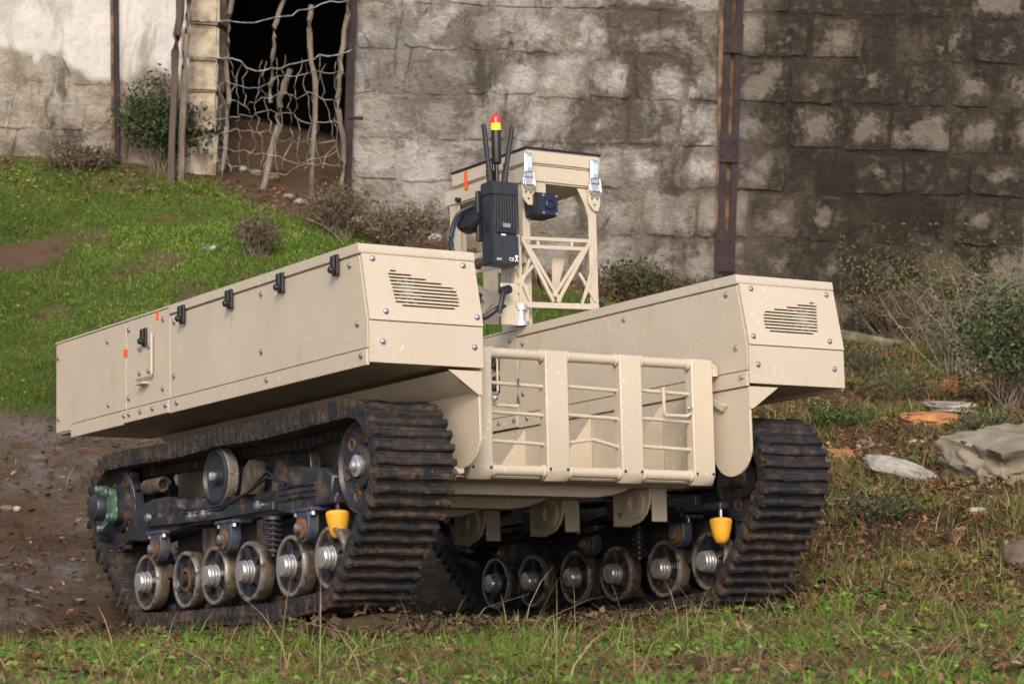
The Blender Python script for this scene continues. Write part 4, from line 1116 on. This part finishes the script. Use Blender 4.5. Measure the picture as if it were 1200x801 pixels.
# ------------------------------------------------------------------ rocks and rubble
def rock(name, px, py, size, mat, label, cat='stone', group=None, boxy=0, seed=0, rz=0, sink=.25, tilt=(0, 0)):
    p = ground_hit(px, py); bm = bmesh.new()
    bmesh.ops.create_cube(bm, size=2) if boxy else bmesh.ops.create_icosphere(bm, subdivisions=4, radius=1)
    if boxy: bmesh.ops.subdivide_edges(bm, edges=bm.edges[:], cuts=13, use_grid_fill=True)
    r = random.Random(seed)
    from mathutils import noise as mn
    for v in bm.verts:
        q = v.co.copy()
        if boxy: q = q.lerp(q.normalized()*1.25, .16)
        o = Vector((seed*7.1, seed*3.3, 0))
        q *= 1 + .22*mn.noise(q*1.1+o) + .12*mn.noise(q*3+o) + .06*mn.noise(q*7+o) + .03*mn.noise(q*16+o)
        v.co = Vector((q.x*size[0], q.y*size[1], q.z*size[2]))
    me = finish(name, bm, 50)
    o = link(name, me, mat, None, (p[0], p[1], p[2]+size[2]*(1-2*sink)), (tilt[0], tilt[1], rz)); tag(o, label, cat, group); return o
rock('boulder', 1190, 552, (.26, .21, .10), MOSSR, 'large rough squared stone block half sunk beside the right-hand bramble', boxy=1, seed=3, rz=.5, tilt=(.12, -.10), sink=.2)
rock('stone', 1055, 556, (.165, .09, .045), ROCKP, 'long pale grey stone lying in the dead grass', seed=5, rz=-.25, tilt=(0, .2))
rock('stone', 1198, 662, (.075, .08, .06), ROCKB, 'rounded brown stone in the grass, alone', seed=8)
rock('brick_piece', 1090, 494, (.14, .07, .030), BRICKM, 'long broken orange brick under a grey slab', 'brick', boxy=1, seed=9, rz=.15)
rock('slab', 1112, 486, (.12, .08, .022), ROCKP, 'small grey slab lying on the orange brick', boxy=1, seed=10, rz=.3, sink=-.55)
rock('brick_piece', 1105, 460, (.075, .05, .045), BRICKM, 'red orange brick fragment at the foot of the bramble', 'brick', boxy=1, seed=11, rz=.7)
rock('brick_piece', 1058, 664, (.032, .025, .018), BRICKM, 'tiny ochre brick chip in the grass', 'brick', seed=12)
rock('brick_piece', 985, 534, (.06, .035, .02), BRICKM, 'flat brick chip just behind the far track', 'brick', boxy=1, seed=14)
rock('slab', 893, 330, (.27, .10, .075), ROCKM, 'flat grey stone slab at the foot of the iron upright', boxy=1, seed=15, rz=.1, tilt=(.2, .12))
rock('brick_piece', 842, 332, (.035, .03, .05), BRICKM, 'small orange brick end under the iron upright', 'brick', boxy=1, seed=16)
rock('slab', 1015, 402, (.20, .06, .035), ROCKM, 'long weathered slab lying along the wall foot', boxy=1, seed=17, rz=-.35, tilt=(0, .15))
rock('slab', 745, 335, (.22, .10, .05), simple('tan_slab', (.34, .25, .16), (.2, .15, .1), 8, .9), 'tan stone slab at the wall foot behind the mast', boxy=1, seed=18)
for i, (a, b, s, mt_) in enumerate(((338,232,.035,ROCKM),(352,240,.05,ROCKP),(372,236,.04,ROCKM),(420,262,.06,ROCKP),(445,268,.09,ROCKM),(468,262,.07,ROCKP),(492,276,.08,ROCKM),(508,282,.06,ROCKP),(395,248,.04,ROCKM),(300,205,.05,ROCKM),(322,210,.04,ROCKM),(285,200,.04,ROCKP))):
    rock('rubble_stone', a, b, (s, s*.7, s*.55), mt_, 'rubble lump lying at the foot of the whitewashed wall between doorway and scrub', 'stone', 'rubble by the doorway', seed=30+i, rz=i)
for i in range(10):
    rock('field_stone', *[(20,598),(8,597),(46,538),(1150,600),(1120,540),(1010,520),(1075,520),(1180,565),(1140,575),(970,480)][i], (.02+.012*(i % 4), .025, .015), ROCKP if i % 3 == 0 else ROCKB, 'small loose stone lying on the bare soil', 'stone', 'loose stones on the soil', seed=60+i)
# litter
p = ground_hit(247, 294); bm = bmesh.new(); g = []
for j in range(5):
    g.append([bm.verts.new((-.05+.025*i, -.03+.015*j, .012+.012*math.sin(i*1.7+j)+.01*math.cos(j*2.1))) for i in range(5)])
for j in range(4):
    for i in range(4): bm.faces.new((g[j][i], g[j][i+1], g[j+1][i+1], g[j+1][i]))
bmesh.ops.solidify(bm, geom=bm.faces[:], thickness=.004)
me = finish('paper_scrap', bm, 60)
tag(link('paper_scrap', me, LITTER, None, tuple(p), (0, 0, .4)), 'crumpled white scrap lying on the green slope', 'litter')

# ------------------------------------------------------------------ grass, leaf litter, dry stems
def strands(name, xy, h, w, lean, cols, mat, segs=2, zoff=-.006, flat=None):
    n = len(xy); z = gz(xy[:, 0], xy[:, 1]) + zoff
    az = rng.uniform(0, 2*math.pi, n); ld = rng.uniform(0, 2*math.pi, n)
    sx, sy = np.cos(az)*w/2, np.sin(az)*w/2; lx, ly = np.cos(ld)*lean, np.sin(ld)*lean
    lev = [(0, 1.0), (.5, .85), (1.0, 0)] if segs == 2 else [(0, 1), (.35, .9), (.7, .7), (1, 0)]
    rows = []
    for t, ww in lev:
        k = t*t if segs == 2 else t**1.8
        cx = xy[:, 0]+lx*h*k; cy = xy[:, 1]+ly*h*k; cz = z + h*(t - .35*lean*k)
        if ww > 0: rows += [np.stack([cx-sx*ww, cy-sy*ww, cz], -1), np.stack([cx+sx*ww, cy+sy*ww, cz], -1)]
        else: rows.append(np.stack([cx, cy, cz], -1))
    k = len(rows); V = np.stack(rows, 1).reshape(-1, 3); base = np.arange(n)[:, None]*k
    me = bpy.data.meshes.new(name); loops = []; tot = []
    nq = (k-1)//2 - 1
    idx = []
    for q in range(nq): idx.append(np.stack([base[:, 0]+2*q, base[:, 0]+2*q+1, base[:, 0]+2*q+3, base[:, 0]+2*q+2], -1))
    tri = np.stack([base[:, 0]+2*nq, base[:, 0]+2*nq+1, base[:, 0]+2*nq+2], -1)
    loops = np.concatenate([a.ravel() for a in idx]+[tri.ravel()]).astype(np.int32)
    tot = np.concatenate([np.full(n*nq, 4), np.full(n, 3)]).astype(np.int32)
    start = np.concatenate([[0], np.cumsum(tot)[:-1]]).astype(np.int32)
    me.vertices.add(len(V)); me.vertices.foreach_set('co', V.astype(np.float32).ravel())
    me.loops.add(len(loops)); me.loops.foreach_set('vertex_index', loops)
    me.polygons.add(len(tot)); me.polygons.foreach_set('loop_start', start); me.polygons.foreach_set('loop_total', tot)
    me.update()
    ca = me.color_attributes.new('tint', 'FLOAT_COLOR', 'POINT')
    c4 = np.concatenate([np.repeat(cols, k, 0), np.ones((n*k, 1))], 1).astype(np.float32)
    ca.data.foreach_set('color', c4.ravel())
    return link(name, me, mat)
def scatter(n, x0, x1, y0, y1, dens):
    x = rng.uniform(x0, x1, n); y = rng.uniform(y0, y1, n); k = rng.random(n) < dens(x, y); return np.stack([x[k], y[k]], -1)
def wedge(x, y, m=.25): return np.abs(x) < .205*y + m + .35      # what a camera near here could see, with margin
def palette(n, cs, p):
    cs = np.array(cs); i = rng.choice(len(cs), n, p=p); c = cs[i]*rng.uniform(.7, 1.3, (n, 1)); return c
G = [(.088, .195, .020), (.135, .26, .028), (.052, .130, .017), (.20, .28, .045)]
D = [(.34, .25, .12), (.25, .17, .085), (.42, .33, .18), (.19, .115, .06)]
# slope behind: short dense turf
xy = scatter(430000, -4.6, 2.2, 11.6, 17.0, lambda x, y: hillgreen(x, y)*(.55+.45*sst(fbm(x, y, 2.5, 3, 91), .3, .6))*wedge(x, y))
n = len(xy); tint = fbm(xy[:, 0], xy[:, 1], .9, 4, 93)[:, None]
c = palette(n, G+[D[1]], [.24, .26, .12, .18, .20])*(.30+1.3*tint)*(.65+.7*fbm(xy[:, 0], xy[:, 1], 4.5, 3, 131)[:, None])
o = strands('slope_grass', xy, rng.uniform(.014, .042, n)*(.6+.7*fbm(xy[:, 0], xy[:, 1], 3, 3, 95)), rng.uniform(.0035, .006, n), rng.uniform(.2, .9, n), c, GRASSM)
tag(o, 'short bright green turf covering the slope below the wall', 'grass', kind='stuff')
# foreground: longer, thinner and mixed with dead stems
fd = lambda x, y: foregreen(x, y)*wedge(x, y)*(1-veh_mask(x, y, 1.0, .05, 2.2))*(1-.75*veh_mask(x, y, 1.10, -.08, 2.4)*sst(fbm(x, y, 6, 3, 141), .35, .6))*(.12+.88*sst(fbm(x, y, 3.1, 4, 111), .40, .58))
xy = scatter(420000, -2.6, 2.9, 4.4, 9.8, lambda x, y: fd(x, y)*.9)
n = len(xy); t1 = fbm(xy[:, 0], xy[:, 1], 1.8, 4, 97); 
dry = rng.random(n) < .08+.40*sst(t1, .50, .62)
c = palette(n, G, [.28, .32, .16, .24])*(.5+1.1*fbm(xy[:, 0], xy[:, 1], 1.2, 3, 98)[:, None]); c[dry] = palette(dry.sum(), D, [.3, .3, .15, .25])
h = rng.gamma(3.2, .0095, n)*(.55+.9*fbm(xy[:, 0], xy[:, 1], 2.2, 3, 99)); h = np.clip(h, .012, .11)*(.62+.10*(7.5-np.clip(xy[:, 1], 5, 9)))
o = strands('foreground_grass', xy, h, rng.uniform(.0022, .0042, n), rng.uniform(.2, 1.1, n), c, GRASSM, 3)
tag(o, 'ragged green and straw coloured grass in front of the tracks', 'grass', kind='stuff')
# taller tufts close to the tracks
cent = scatter(900, -2.2, 2.6, 6.4, 8.9, lambda x, y: (1-veh_mask(x, y, 1.0, .05, 2.2))*wedge(x, y)*(y < 8.9)*.55)
xy = np.repeat(cent, 26, 0) + rng.normal(0, .035, (len(cent)*26, 2)); n = len(xy)
xy = xy[veh_mask(xy[:, 0], xy[:, 1], 1.0, .05, 2.2) < .3]; n = len(xy)
c = palette(n, G+D[:2], [.26, .26, .14, .14, .12, .08]); 
o = strands('grass_tufts', xy, rng.gamma(5, .011, n).clip(.025, .14), rng.uniform(.0024, .0044, n), rng.uniform(.15, .8, n), c, GRASSM, 3)
tag(o, 'taller green tufts standing in front of the machine', 'grass', kind='stuff')
# flattened dead thatch between the tufts
xy = scatter(60000, -2.6, 2.9, 4.4, 9.4, lambda x, y: wedge(x, y)*(1-veh_mask(x, y, 1.0, .1, 2.2))*(.15+.85*sst(fbm(x, y, 2.0, 4, 113), .42, .58))); n = len(xy)
o = strands('dead_thatch', xy, rng.uniform(.03, .09, n), rng.uniform(.002, .0038, n), rng.uniform(1.8, 2.7, n), palette(n, D+[(.12, .07, .04), (.20, .10, .05)], [.18, .22, .08, .2, .2, .12]), GRASSM, 2, .002)
tag(o, 'flattened brown thatch lying between the grass tufts', 'dry grass', kind='stuff')
# long dead stems
xy = scatter(5200, -3, 3.2, 5, 16.4, lambda x, y: wedge(x, y)*(1-veh_mask(x, y, 1.0, .1, 2.2))*(.55*(y < 9)+.75*rightness(x, y)*(y > 9)+.10*(y > 12)+.03)); n = len(xy)
o = strands('dead_stems', xy, rng.gamma(4, .035, n).clip(.04, .35), rng.uniform(.002, .004, n), rng.uniform(.3, 2.0, n), palette(n, D, [.35, .25, .3, .1]), GRASSM, 3)
tag(o, 'long dry straw stems lying and leaning among the grass', 'dry grass', kind='stuff')
# rough bank to the right: sparse green, dead grass
rd_ = lambda x, y: rightness(x, y)*sst(y, 8.3, 9.2)*wedge(x, y)*(1-veh_mask(x, y, 1.0, .1, 2.2))*(y < 16.85)
xy = scatter(260000, .3, 4.2, 8.3, 16.9, lambda x, y: rd_(x, y)*(.10+.75*sst(fbm(x, y, 1.9, 4, 101), .52, .66))); n = len(xy)
c = palette(n, G+D, [.12, .10, .10, .06, .14, .20, .06, .22]); 
o = strands('bank_grass', xy, rng.gamma(3, .017, n).clip(.012, .18), rng.uniform(.003, .0055, n), rng.uniform(.2, 1.3, n), c, GRASSM, 2)
tag(o, 'sparse weeds and dead grass on the rough bank by the stained wall', 'grass', kind='stuff')
# a few weeds on the mud
xy = scatter(26000, -3.2, 1, 9.5, 13.6, lambda x, y: mudness(x, y)*sst(fbm(x, y, 2.4, 3, 103), .58, .68)*wedge(x, y)*(1-veh_mask(x, y))); n = len(xy)
o = strands('mud_weeds', xy, rng.gamma(3, .009, n).clip(.01, .08), rng.uniform(.003, .005, n), rng.uniform(.3, 1.1, n), palette(n, G+D[:2], [.2, .2, .2, .1, .15, .15]), GRASSM)
tag(o, 'thin weeds coming through the mud behind the machine', 'weeds', kind='stuff')
# dead leaves, chips
def flakes(name, xy, size, cols, label, cat, zo=.004):
    n = len(xy); z = gz(xy[:, 0], xy[:, 1])+zo
    c0 = np.stack([xy[:, 0], xy[:, 1], z+rng.uniform(0, .012+zo, n)], -1)
    a = rng.normal(0, 1, (n, 3)); a[:, 2] *= .35; a /= np.linalg.norm(a, axis=1)[:, None]
    b = rng.normal(0, 1, (n, 3)); b[:, 2] *= .5; b -= a*(a*b).sum(1)[:, None]; b /= np.linalg.norm(b, axis=1)[:, None]
    s = size[:, None]; wv = rng.uniform(.35, .6, (n, 1))
    up = np.cross(a, b)*s*rng.uniform(-.3, .3, (n, 1))
    V = np.stack([c0-a*s, c0-b*s*wv+up, c0+a*s, c0+b*s*wv+up], 1).reshape(-1, 3)
    f = (np.arange(n)[:, None]*4+np.array([0, 1, 2, 3])).astype(np.int32)
    me = bpy.data.meshes.new(name); me.vertices.add(len(V)); me.vertices.foreach_set('co', V.astype(np.float32).ravel())
    me.loops.add(n*4); me.loops.foreach_set('vertex_index', f.ravel()); me.polygons.add(n)
    me.polygons.foreach_set('loop_start', np.arange(0, n*4, 4, dtype=np.int32)); me.polygons.foreach_set('loop_total', np.full(n, 4, np.int32)); me.update()
    ca = me.color_attributes.new('tint', 'FLOAT_COLOR', 'POINT'); ca.data.foreach_set('color', np.concatenate([np.repeat(cols, 4, 0), np.ones((n*4, 1))], 1).astype(np.float32).ravel())
    return tag(link(name, me, DEADM), label, cat, kind='stuff')
LC = [(.17, .075, .035), (.23, .13, .065), (.10, .055, .03), (.28, .20, .12), (.06, .036, .022)]
xy = scatter(170000, -3.4, 4.2, 4.6, 16.9, lambda x, y: wedge(x, y)*(1-veh_mask(x, y, .97, .1, 2.2))*np.clip(1.0*rightness(x, y)*(y > 8.6)+.35*(y < 9.2)+.12*mudness(x, y)+.5*sst(y, 16.1, 16.5), 0, 1)); n = len(xy)
flakes('leaf_litter', xy, rng.gamma(3, .0042, n).clip(.004, .022), palette(n, LC, [.28, .22, .2, .1, .2]), 'dead leaves and bark chips strewn over the soil', 'leaf litter')
# broad-leaved weeds and clover
CL = [(.075, .17, .022), (.11, .21, .03), (.05, .12, .02), (.15, .22, .05)]
def weeds(x, y):
    k = np.clip(foregreen(x, y)*.45 + .8*hillgreen(x, y) + .08*rightness(x, y)*(y > 8.8), 0, 1)
    return wedge(x, y)*(1-veh_mask(x, y, .99, .06, 2.2))*k*sst(fbm(x, y, 3.3, 4, 121), .44, .58)*(y < 16.8)
xy = scatter(150000, -3.6, 4.2, 4.6, 16.9, weeds); n = len(xy)
flakes('ground_weeds', xy, rng.gamma(4, .0020, n).clip(.003, .014), palette(n, CL, [.3, .3, .2, .2]), 'small broad leaved weeds spread through the turf', 'weeds', .018)
# mud crumbs
xy = scatter(26000, -3.4, 4.0, 5, 16.8, lambda x, y: wedge(x, y)*(1-veh_mask(x, y, .97, .1, 2.2))*np.clip(mudness(x, y)*.8+.2*(y < 9)+.3*rightness(x, y), 0, 1)); n = len(xy)
flakes('soil_crumbs', xy, rng.gamma(3, .004, n).clip(.004, .03), palette(n, [(.06, .04, .026), (.10, .07, .045), (.035, .025, .017)], [.4, .3, .3]), 'crumbled mud and grit scattered on the bare ground', 'soil', .006)

xy = scatter(60000, -2.4, 2.4, 7.2, 11.2, lambda x, y: np.clip(veh_mask(x, y, 1.12, -.10, 2.4)-.9*veh_mask(x, y, .94, .10, 2.2), 0, 1)); n = len(xy)
flakes('track_crumbs', xy, rng.gamma(3, .0045, n).clip(.004, .03), palette(n, [(.085, .055, .034), (.12, .08, .05), (.045, .03, .02)], [.4, .3, .3]), 'churned mud crumbs along the edges of the tracks', 'soil', .012)
# ------------------------------------------------------------------ shrubs
def shrub(name, px, py, w, h, nst, nleaf, lsize, leafc, leafp, label, twig=TWIG, depth=None, bare=0, spread=.8, tw_r=.006, cat='shrub', group=None, at=None):
    p = ground_hit(px, py) if at is None else np.array(at); depth = depth or w
    e = empty(name, tuple(p)); tag(e, label, cat, group)
    tips = []; bm = bmesh.new()
    for i in range(nst):
        a = random.uniform(0, 2*math.pi); r = random.random()**.5
        t = Vector((math.cos(a)*r*w/2*spread, math.sin(a)*r*depth/2*spread, h*random.uniform(.55, 1.0)*(1-.35*r*r)))
        b = Vector((random.uniform(-.15, .15)*w, random.uniform(-.15, .15)*depth, -.03)); k = Vector((random.uniform(-.12, .12)*w, random.uniform(-.1, .1)*w, h*.1))
        pts = [b.lerp(t, s)+k*math.sin(s*3.1)+Vector((random.uniform(-1, 1), random.uniform(-1, 1), random.uniform(-1, 1)))*.015*h for s in (0, .25, .5, .75, 1)]
        tube(bm, pts, tw_r, 5, tw_r*.35)
        tips += [(pts[2], .6), (pts[3], .85), (pts[4], 1)]
        for q in range(2+bare*2):
            s = random.uniform(.35, .95); o = b.lerp(t, s)+k*math.sin(s*3.1); d_ = Vector((random.uniform(-1, 1), random.uniform(-1, 1), random.uniform(-.2, 1))).normalized()*h*random.uniform(.15, .38)
            tube(bm, [o, o+d_*.55+Vector((0, 0, .01)), o+d_], tw_r*.5, 4, tw_r*.2); tips += [(o+d_*.6, .8), (o+d_, 1)]
    link('stems', finish('stems', bm, 60), twig, e)
    if nleaf:
        c = np.array([tips[i][0] for i in rng.integers(0, len(tips), nleaf)]) + rng.normal(0, 1, (nleaf, 3))*np.array([.10*w, .10*depth, .07*h])
        c[:, 2] = np.maximum(c[:, 2], .01)
        a = rng.normal(0, 1, (nleaf, 3)); a /= np.linalg.norm(a, axis=1)[:, None]; b = rng.normal(0, 1, (nleaf, 3)); b -= a*(a*b).sum(1)[:, None]; b /= np.linalg.norm(b, axis=1)[:, None]
        s = rng.uniform(.6, 1.3, (nleaf, 1))*lsize; up = np.cross(a, b)*s*.25
        V = np.stack([c-a*s, c-b*s*.5+up, c+a*s, c+b*s*.5+up], 1).reshape(-1, 3)
        me = bpy.data.meshes.new('foliage'); me.vertices.add(len(V)); me.vertices.foreach_set('co', V.astype(np.float32).ravel())
        me.loops.add(nleaf*4); me.loops.foreach_set('vertex_index', np.arange(nleaf*4, dtype=np.int32)); me.polygons.add(nleaf)
        me.polygons.foreach_set('loop_start', np.arange(0, nleaf*4, 4, dtype=np.int32)); me.polygons.foreach_set('loop_total', np.full(nleaf, 4, np.int32)); me.update()
        cols = palette(nleaf, leafc, leafp)
        ca = me.color_attributes.new('tint', 'FLOAT_COLOR', 'POINT'); ca.data.foreach_set('color', np.concatenate([np.repeat(cols, 4, 0), np.ones((nleaf*4, 1))], 1).astype(np.float32).ravel())
        f = link('foliage', me, LEAFM, e); f['kind'] = 'stuff'
    return e
GL = [(.045, .075, .028), (.07, .10, .04), (.03, .05, .02), (.13, .10, .05)]
BL = [(.16, .11, .07), (.11, .075, .05), (.09, .10, .045), (.22, .17, .11)]
shrub('leafy_shrub', 186, 200, .52, .60, 32, 4200, .017, GL, [.35, .25, .25, .15], 'green leafy shrub against the dark leaning post', depth=.35, tw_r=.005)
shrub('leafy_shrub', 232, 200, .36, .42, 18, 1900, .017, GL, [.35, .2, .3, .15], 'low green shrub caught in the bottom of the netting', depth=.25, tw_r=.004)
shrub('dry_shrub', 98, 203, .55, .22, 34, 1500, .012, BL, [.35, .25, .25, .15], 'brown dry shrub at the foot of the white wall', depth=.35, bare=1, tw_r=.003)
shrub('dry_shrub', 300, 300, .38, .28, 44, 1500, .010, BL, [.25, .3, .35, .1], 'small round brown bush alone on the green slope', depth=.3, bare=1, tw_r=.0028)
shrub('dry_shrub', 395, 276, .55, .36, 60, 2200, .011, BL, [.3, .3, .25, .15], 'brown scrub under the rusty door post', depth=.35, bare=1, tw_r=.003)
shrub('leafy_shrub', 398, 244, .16, .16, 8, 380, .014, GL, [.3, .3, .2, .2], 'small green sprig at the foot of the iron door post', depth=.14, tw_r=.003)
shrub('dry_shrub', 470, 296, .75, .34, 70, 2800, .011, BL, [.35, .3, .15, .2], 'wide brown scrub below the whitewashed wall', depth=.35, bare=1, tw_r=.003)
shrub('leafy_shrub', 748, 356, .60, .30, 44, 2600, .014, GL+BL[:2], [.2, .15, .2, .15, .2, .1], 'green and brown scrub at the wall foot behind the mast', depth=.3, bare=1, tw_r=.003)
shrub('leafy_shrub', 812, 354, .5, .18, 34, 1500, .013, BL, [.3, .3, .25, .15], 'low brown scrub by the wall behind the far pod', depth=.3, bare=1, tw_r=.003)
shrub('bramble', 1190, 480, .66, .70, 60, 5200, .015, GL+[(.10, .15, .05)], [.3, .25, .15, .1, .2], 'dense green bramble bush above the big stone block', depth=.5, bare=1, tw_r=.004, spread=1.0)
DT = simple('pale_dead_twig', (.26, .22, .175), (.16, .13, .1), 20, .9)
shrub('dead_bush', 1135, 440, .85, .70, 30, 300, .010, BL, [.3, .3, .2, .2], 'tangle of bare dead twigs in front of the stained wall', twig=DT, depth=.5, bare=2, spread=1.25, tw_r=.004)
shrub('dead_bush', 1205, 420, .7, .85, 18, 200, .010, BL, [.3, .3, .2, .2], 'tall bare twigs rising behind the green bramble', twig=DT, depth=.4, bare=2, spread=1.1, tw_r=.004)
shrub('dry_shrub', 1060, 404, .95, .40, 70, 3600, .010, BL+GL[:1], [.3, .25, .2, .1, .15], 'low mossy scrub against the stained wall', depth=.25, bare=1, tw_r=.003)
shrub('leafy_shrub', 985, 500, .4, .12, 24, 500, .015, G_ := [(.06, .10, .025), (.08, .12, .03), (.045, .075, .02)], [.4, .3, .3], 'low green weeds just behind the far pod front', depth=.4, tw_r=.002)
for i, (a, b, w_, h_) in enumerate(((1010,440,.45,.22),(1060,470,.5,.2),(1110,430,.5,.32),(960,430,.35,.2),(1160,515,.4,.18),(1030,610,.35,.13))):
    shrub('weed_clump', a, b, w_, h_, 40, 700, .012, GL[:3]+BL[:2]+[(.09, .14, .03)], [.2, .2, .1, .15, .15, .2], ['straggly weed clump at the foot of the mossy scrub', 'weed clump uphill of the long pale stone', 'tall weed clump beside the dead twigs', 'weed clump hugging the far pod', 'weed clump on the uphill side of the stone block', 'low weed clump in the leaf litter below the long pale stone'][i], depth=w_*.8, bare=1, tw_r=.0022, cat='weeds', group='weed clumps on the bank', spread=1.2)
# wall moss and creeper: small leaves clinging to the stained stones
nl = 2600; px_ = np.clip(rng.normal(1085, 55, nl), 985, 1230); py_ = np.clip(rng.normal(345, 34, nl), 262, 396)
P_ = np.array([wpt(a, b, -.05-random.random()*.03) for a, b in zip(px_, py_)])
c0 = P_; a = rng.normal(0, 1, (nl, 3)); a[:, 1] *= .4; a /= np.linalg.norm(a, axis=1)[:, None]; b = np.cross(a, np.array([0, 1, .3])); b /= np.linalg.norm(b, axis=1)[:, None]
s = rng.uniform(.006, .014, (nl, 1)); V = np.stack([c0-a*s, c0-b*s*.6, c0+a*s, c0+b*s*.6], 1).reshape(-1, 3)
me = bpy.data.meshes.new('wall_creeper'); me.vertices.add(len(V)); me.vertices.foreach_set('co', V.astype(np.float32).ravel())
me.loops.add(nl*4); me.loops.foreach_set('vertex_index', np.arange(nl*4, dtype=np.int32)); me.polygons.add(nl)
me.polygons.foreach_set('loop_start', np.arange(0, nl*4, 4, dtype=np.int32)); me.polygons.foreach_set('loop_total', np.full(nl, 4, np.int32)); me.update()
ca = me.color_attributes.new('tint', 'FLOAT_COLOR', 'POINT'); cols = palette(nl, [(.13, .12, .05), (.09, .09, .035), (.20, .17, .09)], [.4, .4, .2])
ca.data.foreach_set('color', np.concatenate([np.repeat(cols, 4, 0), np.ones((nl*4, 1))], 1).astype(np.float32).ravel())
tag(link('wall_creeper', me, LEAFM), 'mossy creeper clinging low on the stained wall', 'creeper', kind='stuff')
# fallen branch on the slope
bm = bmesh.new(); P = [ground_hit(a, b)+np.array([0, 0, .03]) for a, b in ((360,262),(378,270),(392,280),(402,292))]
tube(bm, P, .010, 6, .005); thing_mesh('fallen_branch', bm, TWIG, 'thin fallen branch lying across the slope below the door post', 'branch', origin=tuple(P[0]))
